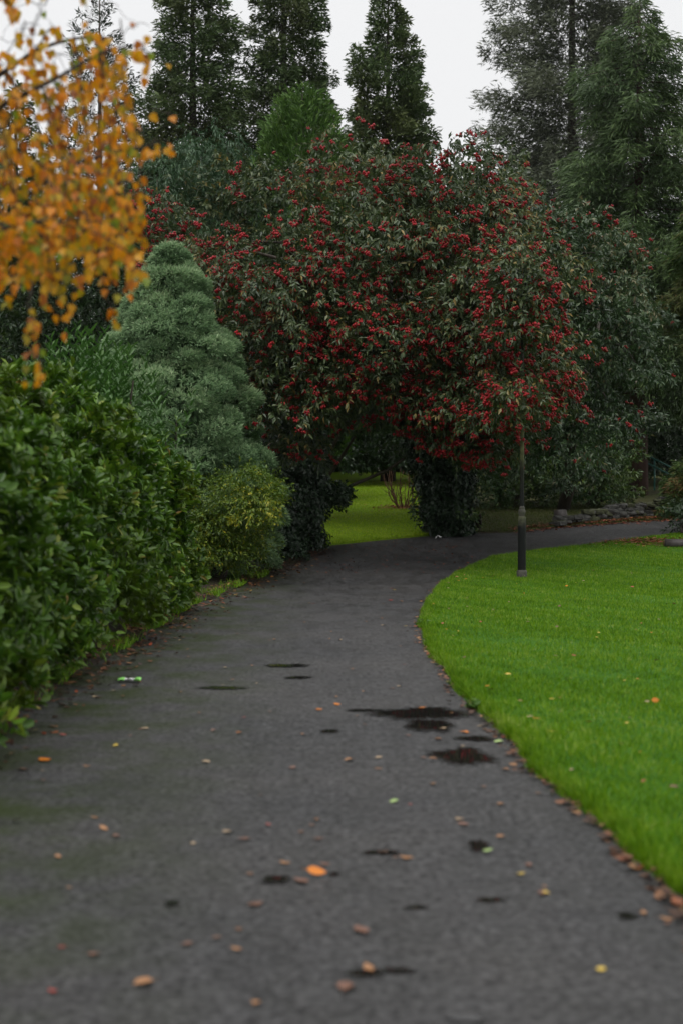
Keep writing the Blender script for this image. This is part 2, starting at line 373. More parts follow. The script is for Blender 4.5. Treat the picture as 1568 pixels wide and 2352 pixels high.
def bank_pts(n):
    X = rng.uniform(2.9, 9, n); Y = far_edge(X) + rng.random(n) ** 1.3 * 9
    return np.stack([X, Y, gz(Y) + .04], -1)
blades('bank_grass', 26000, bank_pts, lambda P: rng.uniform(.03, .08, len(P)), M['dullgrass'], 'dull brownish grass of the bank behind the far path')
def verge_pts(n):
    c = np.array([10.2, 12.1, 14.3, 16.5, 18.4, 19.6, 21.5, 23.2, 25.4]); Y = c[rng.integers(0, len(c), n)] + rng.normal(0, .33, n)
    u = np.abs(rng.normal(.05, .16, n)) - .04
    return np.stack([verge_edge(Y) - u, Y, gz(Y) + .02], -1)
blades('verge_grass', 2600, verge_pts, lambda P: rng.uniform(.04, .14, len(P)), M['grass'], 'tufts of rough grass along the foot of the left hedge')

# ------------------------------------------------------------------ puddles
def puddle(cx, cy_, hw, hh, seed, rag=.35):
    c = ground(cx, cy_); e = ground(cx + hw, cy_); n_ = ground(cx, cy_ - hh); s_ = ground(cx, cy_ + hh)
    rx, ry = e[0] - c[0], (n_[1] - s_[1]) / 2; k = 72
    a = np.linspace(0, 2 * np.pi, k, endpoint=False); q = np.random.default_rng(seed)
    r = np.ones(k)
    for i in range(2, 26): r += rag * q.normal() / i ** .75 * np.sin(i * a + q.uniform(0, 6.28)) * .6
    r = np.clip(r + q.normal(0, .03, k), .3, 1.8); ym = (n_[1] + s_[1]) / 2
    rings = [.5, .8, .95, 1.08, 1.25]; V = [[c[0], ym, 0]]; E = [0.0]
    for j, f in enumerate(rings):
        rr = r ** (1 if f < 1 else .8) * f; V += np.stack([c[0] + rx * rr * np.cos(a), ym + ry * rr * np.sin(a), 0 * a], -1).tolist(); E += [f / 1.25] * k
    V = np.array(V); V[:, 2] = gz(V[:, 1]) + .003 + .0025 * (seed % 3)
    F = [(0, 1 + j, 1 + (j + 1) % k) for j in range(k)]
    for m_ in range(len(rings) - 1):
        o1, o2 = 1 + m_ * k, 1 + (m_ + 1) * k
        for j in range(k): l = (j + 1) % k; F += [(o1 + j, o2 + j, o2 + l), (o1 + j, o2 + l, o1 + l)]
    me = np_mesh('puddle', V, np.array(F), smooth=True)
    at_ = me.attributes.new('edge', 'FLOAT', 'POINT'); at_.data.foreach_set('value', np.array(E, np.float32))
    o = link('puddle', me, None, M['water']); tag(o, kind='structure')
for i, p in enumerate([(968, 1640, 92, 15), (985, 1668, 48, 15), (1062, 1738, 66, 19), (1098, 1945, 23, 13), (634, 2023, 28, 10), (838, 2236, 46, 10),
                       (915, 2231, 42, 6), (875, 1960, 40, 4), (1125, 2068, 34, 6), (512, 1581, 55, 3.2), (660, 1530, 50, 3), (757, 1680, 22, 4), (685, 1557, 28, 3),
                       (396, 2077, 17, 6), (955, 2085, 26, 5), (768, 2010, 14, 3.5), (1090, 1698, 42, 5), (1440, 2105, 22, 9), (1070, 2340, 40, 10), (840, 1633, 40, 2.5)]):
    puddle(*p, seed=40 + i)

# ------------------------------------------------------------------ broadleaf crowns
def in_poly(pts, poly):
    poly = np.asarray(poly, float); x, y = pts[:, 0], pts[:, 1]; c = np.zeros(len(pts), bool); j = len(poly) - 1
    for i in range(len(poly)):
        xi, yi = poly[i]; xj, yj = poly[j]
        with np.errstate(divide='ignore', invalid='ignore'):
            c ^= ((yi > y) != (yj > y)) & (x < (xj - xi) * (y - yi) / (yj - yi) + xi)
        j = i
    return c
def scatter(poly, step, jit=.35):
    poly = np.asarray(poly, float); x0, y0 = poly.min(0); x1, y1 = poly.max(0)
    g = np.array([(x + (step / 2 if k % 2 else 0), y) for k, y in enumerate(np.arange(y0, y1 + step, step * .8)) for x in np.arange(x0, x1 + step, step)])
    g = g + rng.normal(0, jit * step / 2, g.shape)
    return g[in_poly(g, poly)]
def sprigs(C, rad, flat, dens, k, Ln, Wd, droop, umin=-.35, spread=.2, thick=.45, tmpl=DIAMOND):
    """leafy shoots over drooping boughs: C (m,3), rad (m,); returns leaf arrays and shoot tips"""
    cnt = np.maximum((dens * rad ** 2).astype(int), 4); idx = np.repeat(np.arange(len(C)), cnt); n = len(idx)
    u = rand_dirs(n * 3); u = u[u[:, 2] > umin][:n]; n = len(u); idx = idx[:n]
    p = u * rad[idx][:, None] * (1 - thick * rng.random(n) ** 1.6)[:, None]
    p *= (1 + .28 * wavy(p + C[idx] * .7, 77, 1.9))[:, None]
    p[:, 2] *= flat
    p[:, 2] -= droop * (np.hypot(p[:, 0], p[:, 1]) ** 2) * .35 / np.maximum(rad[idx], .3)
    p += C[idx]
    ax = nrm(u * [1, 1, .5] + rng.normal(0, .45, (n, 3)) + [0, 0, -droop])
    P, A, N = [], [], []
    for i in range(k):
        t = (i + rng.random(n)) / k
        side = rand_dirs(n); side -= (side * ax).sum(1, keepdims=True) * ax; side = nrm(side)
        a = nrm(ax * (.45 + .5 * t[:, None]) + side * .8 + [0, 0, -.35 * droop])
        P.append(p + ax * (t * spread)[:, None]); A.append(a); N.append(nrm(u * .5 + [0, 0, .8] + rng.normal(0, .4, (n, 3))))
    P, A, N = map(np.concatenate, (P, A, N)); m = len(P)
    clump = np.tile(rng.normal(0, .12, len(C))[idx] + rng.normal(0, .1, n), k)
    r = np.clip(rng.beta(2, 2.6, m) + clump, 0, .97); r[rng.random(m) < .012] = 1
    V = leaves(P, A, N, Ln * rng.uniform(.7, 1.25, m), Wd * rng.uniform(.75, 1.2, m), r, tmpl)
    return V, p + ax * spread, u
def limb_set(root, base, targets, r0, mat, org, seg=6):
    for c in targets:
        L_ = np.linalg.norm(c - base)
        P = curve(base, c, [0, 0, .12 * L_], 9, .04 * L_ ** .5)
        V, F, q = tube(P - org, np.linspace(r0, .012, 9), seg)
        link('limb', np_mesh('limb', V, F, smooth=True), root, mat)

# berry clusters
OCT_V = np.array([[1, 0, 0], [-1, 0, 0], [0, 1, 0], [0, -1, 0], [0, 0, 1], [0, 0, -1]], float)
OCT_F = np.array([[0, 2, 4], [2, 1, 4], [1, 3, 4], [3, 0, 4], [2, 0, 5], [1, 2, 5], [3, 1, 5], [0, 3, 5]])
def cluster_geo(nb, R_):
    V, F = [], []
    for i in range(nb):
        d = rand_dirs(1)[0] * [1, 1, .6]; V.append(OCT_V * rng.uniform(.017, .025) + d * R_ * rng.uniform(.3, 1)); F.append(OCT_F + 6 * i)
    return np.concatenate(V), np.concatenate(F)
CL = [cluster_geo(8, .056) for _ in range(7)]
CLM = []
for v, f in CL:
    me = np_mesh('berry_cluster', v, f, smooth=True); me.materials.append(M['berry']); CLM.append(me)
def berries(root, tips, org, nmax):
    o0 = np.argsort(tips[:, 1])
    for j in o0[:nmax]:
        o = link('berry_cluster', CLM[int(rng.integers(7))], root); o.location = tips[j] - org
        o.rotation_euler = (0, 0, rng.uniform(0, 6)); s = rng.uniform(.9, 1.6); o.scale = (s, s, s)
    parts = []
    for j in o0[nmax:]:
        v, f = CL[int(rng.integers(7))]; parts.append((v * rng.uniform(.8, 1.5) + tips[j] - org, f, np.zeros(len(f))))
    if parts:
        V, F, q = join(parts)
        tag(link('berry_clusters', np_mesh('berry_clusters', V, F, q, True), root, M['berry']), kind='stuff')
def foliage(root, geo, org, mat, name='foliage'):
    V, F, q = geo
    o = link(name, np_mesh(name, V - np.asarray(org), F, q), root, mat); tag(o, kind='stuff'); return o

# the berry tree arching over the path
rng = np.random.default_rng(204)
def dome_depth(px, cx, cy_, wx, wy, Yc, bulge):
    r2 = ((px[:, 0] - cx) / wx) ** 2 + ((px[:, 1] - cy_) / wy) ** 2
    return Yc - bulge * np.sqrt(np.clip(1 - r2 ** 1.8, 0, 1)) + rng.normal(0, .5, len(px))
org = ground(1025, 1230)
tree = empty('berry_tree', org, 'large arching evergreen tree covered in red berry clusters over the path', 'tree')
poly = [(330, 500), (480, 490), (570, 520), (640, 600), (700, 560), (630, 420), (630, 365), (720, 345), (860, 360), (960, 385), (1060, 365), (1130, 380), (1210, 440), (1240, 570),
        (1240, 740), (1235, 880), (1170, 985), (1090, 1000), (960, 930), (800, 910), (690, 960), (610, 930), (560, 850), (530, 740), (430, 620), (300, 570)]
px = scatter(poly, 84, .55)
for hx, hy, hw, hh in ((845, 620, 75, 42), (650, 575, 60, 50), (930, 770, 55, 35), (690, 850, 50, 35), (1090, 560, 60, 35), (770, 470, 50, 30)):   # gaps between the boughs
    px = px[((px[:, 0] - hx) / hw) ** 2 + ((px[:, 1] - hy) / hh) ** 2 > 1]
Yd = dome_depth(px, 880, 860, 540, 580, 32.5, 5.5) - 1.8 * np.clip((px[:, 0] - 1000) / 240, 0, 1) * (px[:, 1] > 550)
C = np.array([at(x, y, Y) for (x, y), Y in zip(px, Yd)])
rad = rng.uniform(.5, 1.15, len(C))
low = np.array([at(x, y, Y) for x, y, Y in [(640, 960, 28.5), (685, 1000, 28), (672, 1035, 28), (760, 955, 28), (900, 960, 27.3), (985, 975, 27), (1080, 1010, 27), (1120, 1030, 26.8),
                                            (1175, 985, 26.6), (1215, 930, 25.2), (1195, 890, 23.7), (1185, 935, 23.8), (1060, 1015, 26.9), (1010, 1000, 27), (1140, 1035, 26.5), (1100, 1040, 26.8), (1200, 750, 23.7), (1190, 700, 23.8), (1160, 740, 24.2), (1215, 660, 23.9), (1190, 640, 24), (1180, 600, 24.3), (1230, 720, 24.2), (1150, 660, 24.6), (1240, 850, 25), (545, 770, 28.4), (570, 840, 28.2), (600, 915, 28.3), (530, 710, 28.8), (480, 650, 29.2), (590, 690, 28), (650, 730, 27.6), (620, 790, 27.6), (430, 590, 29.8), (520, 600, 28.8), (840, 950, 28), (620, 880, 28.2), (700, 900, 27.8), (780, 890, 27.2), (860, 900, 27), (930, 905, 26.8), (1000, 900, 26.6), (1050, 930, 26.4), (1070, 860, 25.8), (1100, 900, 25.6), (1010, 840, 26.2), (1050, 790, 25.8), (1100, 740, 25.4), (960, 960, 27), (1030, 975, 26.8), (1150, 880, 24.5), (1120, 800, 25), (1130, 950, 25)]])
C2 = np.vstack([C, low]); rad2 = np.concatenate([rad, rng.uniform(.28, .45, len(low))])
geo, tips, u = sprigs(C2, rad2, .62, np.where(rad2 > .5, 125, 330), 9, .135, .05, .75, umin=-.2, spread=.3, thick=.3)
foliage(tree, geo, org, M['cotoneaster'])
backC = np.array([at(x, y, Y) for x, y, Y in zip(rng.uniform(480, 1150, 45), rng.uniform(420, 880, 45), rng.uniform(33.5, 38, 45))])
g2, _, _ = sprigs(backC, rng.uniform(1.0, 1.5, 45), .8, 60, 8, .17, .07, .4)
foliage(tree, g2, org, M['cotoneaster'], 'inner_foliage')
f_ = .6 * wavy(tips, 31, .75) + .75 * wavy(tips * [1, 1, .7], 32, 2.6)
k = (rng.random(len(tips)) < np.clip(.46 + .65 * f_ + .1 * (tips[:, 2] > 6), .03, .95)) & (u[:, 1] < .35)
bt = tips[k]; more = bt[rng.random(len(bt)) < .55]; berries(tree, np.vstack([bt, more + rng.normal(0, .07, more.shape) - [0, 0, .05]]), org, 300)
V, F, q = tube(curve([0, 0, -.1], at(980, 800, 33.5) - org, [.25, 0, 0], 10, .05), np.linspace(.24, .1, 10), 10)
link('trunk', np_mesh('trunk', V, F, smooth=True), tree, M['bark'])
V, F, q = tube(curve([-.15, .1, -.1], at(1080, 930, 33) - org, [.2, 0, 0], 8, .04), np.linspace(.16, .06, 8), 9)
link('trunk', np_mesh('trunk', V, F, smooth=True), tree, M['bark'])
hub = at(980, 800, 33.5) - org
limb_set(tree, hub, [c - org for c in C[rng.permutation(len(C))[:34]]], .09, M['bark'], np.zeros(3))

# greyer berry tree to the right
rng = np.random.default_rng(205)
org = ground(1290, 1185) + np.array([.3, 2.0, .1])
tree = empty('berry_tree', org, 'greyer arching evergreen tree with few red berries right of the lamp post', 'tree')
poly = [(1090, 410), (1260, 435), (1380, 530), (1420, 640), (1465, 740), (1480, 880), (1430, 950), (1330, 1050), (1230, 1060), (1160, 980), (1130, 800), (1120, 560)]
px = scatter(poly, 80, .5)
Yd = dome_depth(px, 1250, 800, 330, 480, 34.5, 4.0)
C = np.array([at(x, y, Y) for (x, y), Y in zip(px, Yd)]); rad = rng.uniform(.65, 1.05, len(C))
ext = np.array([at(x, y, Y) for x, y, Y in [(1500, 860, 34), (1480, 960, 34), (1495, 720, 34.5), (1430, 560, 35), (1400, 1010, 34), (1330, 1090, 34), (1450, 640, 34.5), (1300, 1110, 33.5)]])
C2 = np.vstack([C, ext]); rad2 = np.concatenate([rad, rng.uniform(.3, .45, len(ext))])
geo, tips, u = sprigs(C2, rad2, .65, np.where(rad2 > .5, 115, 300), 9, .13, .052, .65, umin=-.2, spread=.3, thick=.3)
foliage(tree, geo, org, M['cotoneaster_grey'])
f_ = wavy(tips, 37, .8)
k = (rng.random(len(tips)) < np.clip(.06 + .12 * f_ + .08 * (tips[:, 2] > 6.5), .004, .4)) & (u[:, 1] < .3)
berries(tree, tips[k], org, 120)
V, F, q = tube(curve([0, 0, -.2], at(1290, 820, 37) - org, [.3, 0, 0], 9, .05), np.linspace(.2, .08, 9), 9)
link('trunk', np_mesh('trunk', V, F, smooth=True), tree, M['bark'])
limb_set(tree, at(1290, 820, 37) - org, [c - org for c in C[rng.permutation(len(C))[:22]]], .08, M['bark'], np.zeros(3))

def bush(name, label, cat, base, poly, Y0, dY, step, r, mat, Ln, Wd, dens=150, k=8, flat=.8, droop=.3, umin=-.5, group=None, trunk=True, spread=.2, tmpl=DIAMOND, thick=.45):
    px = scatter(poly, step); a = np.asarray(poly, float); c = a.mean(0); wx, wy = np.ptp(a[:, 0]) / 2 * 1.15, np.ptp(a[:, 1]) / 2 * 1.3
    Yd = dome_depth(px, c[0], c[1], wx, wy, Y0, dY)
    C = np.array([at(x, y, Y) for (x, y), Y in zip(px, Yd)])
    C = np.vstack([C, C[::2] + [0, dY + r, 0]])
    C[:, 2] = np.maximum(C[:, 2], gz(C[:, 1]) + r * .45)
    rad = rng.uniform(.8, 1.25, len(C)) * r
    o = empty(name, base, label, cat, group)
    g, tips, u = sprigs(C, rad, flat, dens, k, Ln, Wd, droop, umin, spread, thick, tmpl)
    foliage(o, g, base, mat)
    if trunk:
        for j in range(5):
            tgt = C[rng.integers(len(C))] - base
            V, F, q = tube(curve([rng.normal(0, .08), rng.normal(0, .08), -.1], tgt, [0, 0, .1], 7, .04), np.linspace(.07, .015, 7), 6)
            link('stem', np_mesh('stem', V, F, smooth=True), o, M['bark'])
    return o
rng = np.random.default_rng(206)
# pale long-leaved shoots behind on the left
bush('leafy_tree', 'pale green long-leaved tree behind the berries, under the left conifers', 'tree', np.array([-4.5, 38.5, float(gz(38.5))]),
     [(370, 330), (440, 260), (490, 290), (560, 420), (640, 500), (600, 600), (520, 560), (400, 520), (340, 430)], 39, 1.5, 68, .75, M['pale_leaf'], .16, .04, 110, 8, .9, .9, spread=.35)
# dark wood behind the arch
bush('evergreen_tree', 'dark evergreen tree closing the top of the leafy arch behind the lawn', 'tree', np.array([-1.3, 38.5, float(gz(38.5))]),
     [(560, 600), (900, 560), (1180, 640), (1180, 1020), (1010, 1040), (760, 1035), (620, 1040), (560, 900)], 38.5, 1.5, 85, 1.0, M['dark_leaf'], .15, .07, 75, 8, .85, .4)
bush('evergreen_tree', 'dark evergreen tree behind the birch at the far left', 'tree', np.array([-11., 44., float(gz(44))]),
     [(-120, 560), (120, 480), (330, 560), (380, 700), (300, 900), (0, 950), (-150, 900)], 40, 2, 95, 1.2, M['dark_leaf'], .16, .075, 60, 8, .85, .4)
for lab, x0, x1, yt in (('far dark evergreen behind the left hedge and birch', -220, 190, 640), ('far dark evergreen behind the blue-green cypress', 170, 590, 600), ('far dark evergreen behind the arch lawn, closing its top', 560, 1010, 560),
                        ('far dark evergreen behind the lamp post', 980, 1380, 600), ('far dark evergreen behind the handrail at the right', 1350, 1780, 560)):
    xm = (x0 + x1) / 2
    bush('evergreen_tree', lab, 'tree', np.array([at(xm, 1100, 69)[0], 69, float(gz(69))]), [(x0, yt + 120), (xm, yt), (x1, yt + 120), (x1, 1095), (x0, 1095)], 68, 2, 92, 1.9, M['dark_leaf'], .36, .18, 26, 6, .9, .3, spread=.4)
bush('evergreen_shrub', 'dark evergreen bushes along the top of the lawn inside the arch', 'shrub', np.array([-2.0, 55.5, float(gz(55.5))]), [(640, 960), (1060, 950), (1060, 1062), (960, 1074), (780, 1070), (640, 1062)], 55, 1, 44, .62, M['dark_leaf'], .16, .08, 130, 7, .9, .3, trunk=False)
# ivy on the two trunks
def ivy(label, base, pts, r0, n, leaf=.085):
    o = empty('ivy_column', base, label, 'ivy'); pts = np.asarray(pts, float)
    t = rng.random(n) * (len(pts) - 1); i = np.minimum(t.astype(int), len(pts) - 2); f = (t - i)[:, None]
    c = pts[i] * (1 - f) + pts[i + 1] * f; a = rng.uniform(0, 6.283, n)
    u = np.stack([np.cos(a), np.sin(a), np.zeros(n)], -1)
    rr = np.interp(t, np.arange(len(pts)), r0) * (1 + .3 * wavy(c * [1, 1, .8] + u * 1.2, 91, 2.2) + .18 * wavy(c + u, 95, 5)) * (1 - .4 * rng.random(n) ** 2)
    P = c + u * rr[:, None]; P[:, 2] = np.maximum(P[:, 2], gz(P[:, 1]) + .03)
    A = nrm(rng.normal(0, .5, (n, 3)) + u * .5 + [0, 0, -.7]); N = nrm(u + [0, 0, .4] + rng.normal(0, .35, (n, 3)))
    foliage(o, leaves(P, A, N, leaf * rng.uniform(.7, 1.3, n), leaf * .8 * rng.uniform(.7, 1.2, n), rng.beta(2, 3, n), DIAMOND), base, M['ivy'])
    V, F, q = tube(pts - base, np.maximum(np.asarray(r0) * .55, .1), 9); link('stem', np_mesh('stem', V, F, smooth=True), o, M['bark'])
    return o
b = ground(668, 1262)
ivy('broad dark ivy-covered trunk at the left side of the arch', b, [b, at(668, 1180, 30.3), at(672, 1060, 30.4), at(668, 940, 30.8), at(690, 860, 31.3)], [.72, .66, .72, .8, .6], 26000)
b = ground(1030, 1228)
ivy('dark ivy-clad trunk at the right side of the arch behind the lamp', b, [b, at(1028, 1150, 34.0), at(1015, 1060, 33.8), at(990, 960, 33.6)], [.62, .55, .72, 1.1], 22000)
bush('holly_sprout', 'small dark bush sprouting from the left trunk over the far lawn', 'shrub', ground(745, 1245) + np.array([0, .2, 0]),
     [(745, 1120), (780, 1118), (793, 1142), (780, 1160), (745, 1168)], 31, .1, 16, .2, M['ivy'], .08, .055, 900, 6, .8, .2, spread=.1, trunk=False)
bush('low_shrub', 'low dark ground cover at the foot of the left ivy trunk', 'shrub', ground(660, 1275),
     [(600, 1225), (700, 1235), (715, 1262), (650, 1285), (600, 1285)], 29, .3, 30, .28, M['ivy'], .08, .06, 500, 6, .7, .3, spread=.1)
bush('low_shrub', 'loose dark shrub with hanging twigs right of the arch lawn', 'shrub', ground(985, 1228),
     [(945, 1150), (990, 1100), (1000, 1180), (985, 1215), (955, 1215)], 34, .2, 30, .22, M['ivy'], .075, .05, 420, 6, .8, .3, spread=.12)
bush('low_shrub', 'scruffy low ivy clump beside the far path behind the lamp', 'shrub', ground(1090, 1222),
     [(1070, 1165), (1110, 1170), (1120, 1205), (1090, 1220), (1060, 1220)], 34.5, .2, 28, .2, M['backlaurel'], .07, .05, 380, 6, .8, .3, spread=.1)
# shrubs behind the lamp
bush('laurel_shrub', 'rounded green laurel shrub directly behind the lamp post', 'shrub', ground(1170, 1172) + np.array([0, .6, 0]),
     [(1090, 1000), (1180, 980), (1260, 1010), (1260, 1165), (1100, 1165), (1060, 1100)], 43.5, 1.2, 55, .62, M['backlaurel'], .13, .05, 200, 8, .85, .2, spread=.2)
bush('laurel_shrub', 'large dark green laurel shrub between the lamp post and the conifer trunk', 'shrub', ground(1360, 1168) + np.array([0, .8, 0]),
     [(1250, 1000), (1350, 990), (1440, 1000), (1448, 1100), (1440, 1160), (1270, 1165)], 43.5, 1.4, 55, .62, M['backlaurel'], .13, .05, 200, 8, .85, .2, spread=.2)
bush('evergreen_shrub', 'dark evergreen shrub behind the green handrail on the right', 'shrub', np.array([14.5, 56, float(gz(56))]),
     [(1380, 850), (1500, 800), (1640, 820), (1640, 1130), (1500, 1110), (1400, 1000)], 56, 1.5, 70, 1.1, M['dark_leaf'], .17, .08, 80, 8, .85, .3)
bush('evergreen_shrub', 'dark shrub at the right edge beside the far path', 'shrub', ground(1590, 1235),
     [(1562, 1165), (1640, 1120), (1680, 1240), (1562, 1243)], 35, .4, 34, .3, M['dark_leaf'], .09, .05, 300, 7, .8, .3)
# privet under the cypress
bush('privet_shrub', 'yellow-green small-leaved shrub below the blue-green cypress', 'shrub', np.array([-2.15, 24.6, float(gz(24.6))]),
     [(430, 1120), (520, 1100), (595, 1110), (600, 1180), (580, 1270), (540, 1290), (430, 1290), (410, 1200)], 24.9, .7, 36, .36, M['privet'], .065, .03, 700, 8, .9, .45, spread=.2)

rng = np.random.default_rng(207)
# ------------------------------------------------------------------ left hedge of broad evergreen shrubs
def hedge(name, label, base, y0, y1, face, depth, height, nsh, mat, Ln, Wd, seed, parts=300, top=None, upright=.7):
    o = empty(name, base, label, 'shrub')
    n = nsh; v = rng.uniform(0, 1, n); a = rng.uniform(-.25, math.pi * .85, n)
    Y = y0 + (y1 - y0) * v
    end = np.minimum(np.minimum(v, 1 - v) * (y1 - y0) / .9, 1); end = np.sqrt(1 - (1 - end) ** 2) * .85 + .15
    ex = 2.6; ca, sa = np.cos(a), np.sin(a)
    rx = np.abs(ca) ** (2 / ex) * np.sign(ca); rz = np.abs(sa) ** (2 / ex) * np.sign(sa)
    half = depth / 2
    Xc = face(Y) - half
    Hh = height(Y) if callable(height) else height
    X = Xc + half * rx * (.55 + .45 * end); Z = gz(Y) + Hh * (.3 + .7 * np.maximum(rz, -.38) * (.7 + .3 * end)) * (.6 + .4 * end)
    p = np.stack([X, Y, Z], -1)
    out = nrm(np.stack([rx * 1.2, (v - .5) * 2 * (1 - end) * 2, rz], -1))
    p += out * (.24 * wavy(p, seed, 1.5) + .3 * wavy(p, seed + 1, 3.2) - .06)[:, None]
    p -= out * (.5 * rng.random(n) ** 2)[:, None]
    p[:, 2] = np.maximum(p[:, 2], gz(p[:, 1]) + .06)
    ax = nrm(out + [0, 0, upright] + rng.normal(0, .35, (n, 3)))
    t1 = nrm(np.cross(ax, rand_dirs(n))); t2 = np.cross(ax, t1); kk = 7
    P, A, N = [], [], []
    for i in range(kk):
        th = i * 2 * np.pi / kk + rng.normal(0, .25, n); el = rng.uniform(.35, 1.5, n)
        rad_ = t1 * np.cos(th)[:, None] + t2 * np.sin(th)[:, None]
        a_ = nrm(rad_ + ax * el[:, None] + [0, 0, .1]); P.append(p + ax * (.02 * i - .05)); A.append(a_); N.append(nrm(ax - a_ * (ax * a_).sum(1, keepdims=True) + rng.normal(0, .2, (n, 3))))
    P, A, N = (np.stack(q, 1).reshape(-1, 3) for q in (P, A, N)); m = len(P)
    fresh = np.repeat((rng.random(n) < .1) * .3 + rng.normal(0, .1, n) + .14 * wavy(p, seed + 5, .9), kk)
    r = np.clip(rng.beta(2, 2.8, m) + fresh, 0, .97); r[rng.random(m) < .008] = 1
    LL = Ln * rng.uniform(.65, 1.25, m); WW = Wd * rng.uniform(.8, 1.2, m)
    # the leaves nearest the lens are parts of their own
    xs_ = P[:, 0] / P[:, 1]; vis = (np.abs(xs_) < .24) & (A[:, 1] < .6)
    depthout = np.repeat(p[:, 0] - (face(p[:, 1])), kk)
    score = P[:, 1] - 3.0 * depthout + (~vis) * 1000
    pick = np.argsort(score)[:parts]; rest = np.ones(m, bool); rest[pick] = False
    foliage(o, leaves(P[rest], A[rest], N[rest], LL[rest], WW[rest], r[rest], LEAF), base, mat)
    protos = []
    for rr in (.15, .3, .45, .6, .8, .93):
        V, F, q = leaves(np.zeros((1, 3)), np.array([[1., 0, 0]]), np.array([[0, 0, 1.]]), 1.0, Wd / Ln, np.array([rr]), LEAF)
        me = np_mesh('leaf', V, F, q); me.materials.append(mat); protos.append(me)
    for j in pick:
        l = link('leaf', protos[int(min(5, r[j] * 6))], o)
        a_ = A[j]; b_ = nrm(np.cross(N[j], a_)); n_ = np.cross(a_, b_)
        mt = Matrix(((a_[0], b_[0], n_[0], 0), (a_[1], b_[1], n_[1], 0), (a_[2], b_[2], n_[2], 0), (0, 0, 0, 1)))
        mt = Matrix.Translation(Vector(P[j] - base)) @ mt @ Matrix.Diagonal((LL[j], LL[j], LL[j], 1)); l.matrix_basis = mt
    for j in range(9):
        yy = rng.uniform(y0 + .4, y1 - .4); x0 = float(face(yy)) - half * rng.uniform(.7, 1.2)
        hz = float(height(yy) if callable(height) else height)
        V, F, q = tube(curve([x0, yy, float(gz(yy)) - .05], [x0 + rng.normal(0, .3), yy + rng.normal(0, .4), float(gz(yy)) + hz * .8], [0, 0, 0], 7, .05) - base, np.linspace(.05, .015, 7), 6)
        link('stem', np_mesh('stem', V, F, smooth=True), o, M['bark'])
    return o
hedge('evergreen_shrub', 'nearest broad glossy evergreen shrub at the left edge beside the path', np.array([-3.5, 10., 0]), 7.3, 12.3, lambda y: VERGE(y) + .14, 2.5, lambda y: 2.45 + .1 * np.sin(y * 2), 6600, M['hedge'], .105, .05, 61)
hedge('evergreen_shrub', 'glossy evergreen shrub of the left hedge ending beside the yellow-green shrub', np.array([-3.4, 15.5, 0]), 12.0, 19.4, lambda y: VERGE(y) + .1, 2.7, lambda y: np.interp(y, [12, 14.5, 17, 19.4], [2.55, 2.7, 2.55, 2.15]), 9400, M['hedge'], .11, .052, 67)
def laurel():
    base = np.array([-3.6, 18.5, 0]); o = empty('cherry_laurel', base, 'tall upright laurel with long leaves behind the left hedge', 'shrub')
    n = 330; P, A, N, r = [], [], [], []
    for i in range(n):
        x, y = rng.normal(-3.25, .48), rng.normal(18.6, .7); top = rng.uniform(2.3, 3.75) - .55 * abs(x + 3.25) ** 1.5
        d = nrm(np.array([rng.normal(0, .16) + (x + 3.25) * .2, rng.normal(0, .16), 1])); k = 14
        for j in range(k):
            t = j / k; th = j * 2.4; s = np.array([math.cos(th), math.sin(th), 0])
            P.append([x, y, top] + d * (t - 1) * .75); A.append(nrm(s * (1 - .45 * t) + d * (.5 + .7 * t))); N.append(nrm(d - s * .6 + rng.normal(0, .2, 3))); r.append(rng.beta(2, 2.5) * .8 + .2 * t)
    P, A, N, r = map(np.array, (P, A, N, r))
    foliage(o, leaves(P, A, N, .13 * rng.uniform(.7, 1.2, len(P)), .04, r, LEAF), base, M['laurel'])
    for j in range(8):
        V, F, q = tube(curve([rng.normal(0, .2), rng.normal(0, .2), -.05], [rng.normal(.3, .5), rng.normal(0, .5), 3.0], [0, 0, 0], 7, .05), np.linspace(.05, .012, 7), 6)
        link('stem', np_mesh('stem', V, F, smooth=True), o, M['bark'])
laurel()
def shoots(label, pts, mat, Ln, Wd, nm='laurel_shoot'):
    base = np.array(pts[0][0]); o = empty(nm, base, label, 'shrub'); P, A, N = [], [], []
    for p0, p1 in pts:
        p0, p1 = np.array(p0), np.array(p1); d = nrm(p1 - p0)
        V, F, q = tube(np.array([p0, (p0 + p1) / 2, p1]) - base, [.008, .006, .003], 5); link('stem', np_mesh('stem', V, F), o, M['twig'])
        for j in range(9):
            t = .25 + .75 * j / 8; th = j * 2.4; s = nrm(np.cross(d, [math.cos(th), math.sin(th), .2]))
            P.append(p0 + (p1 - p0) * t); A.append(nrm(s + d * (.3 + .6 * t))); N.append(nrm(d + rng.normal(0, .3, 3)))
    n = len(P)
    for p_, a_, n_ in zip(P, A, N):
        V, F, q = leaves((p_ - base)[None], a_[None], n_[None], Ln * rng.uniform(.8, 1.2), Wd, rng.uniform(.5, 1, 1), LEAF)
        link('leaf', np_mesh('leaf', V, F, q), o, mat)
shoots('bright shoot standing up from the hedge against the cypress', [(at(404, 1040, 18.6), at(406, 965, 18.6)), (at(385, 1040, 18.5), at(378, 1000, 18.5))], M['weed'], .14, .04)
shoots('long-leaved shoot sticking out of the hedge end below the cypress', [(at(385, 1110, 18.8), at(440, 1075, 18.9)), (at(385, 1140, 18.8), at(442, 1110, 18.8)), (at(390, 1170, 18.8), at(430, 1150, 18.8))], M['laurel'], .16, .05)

rng = np.random.default_rng(208)
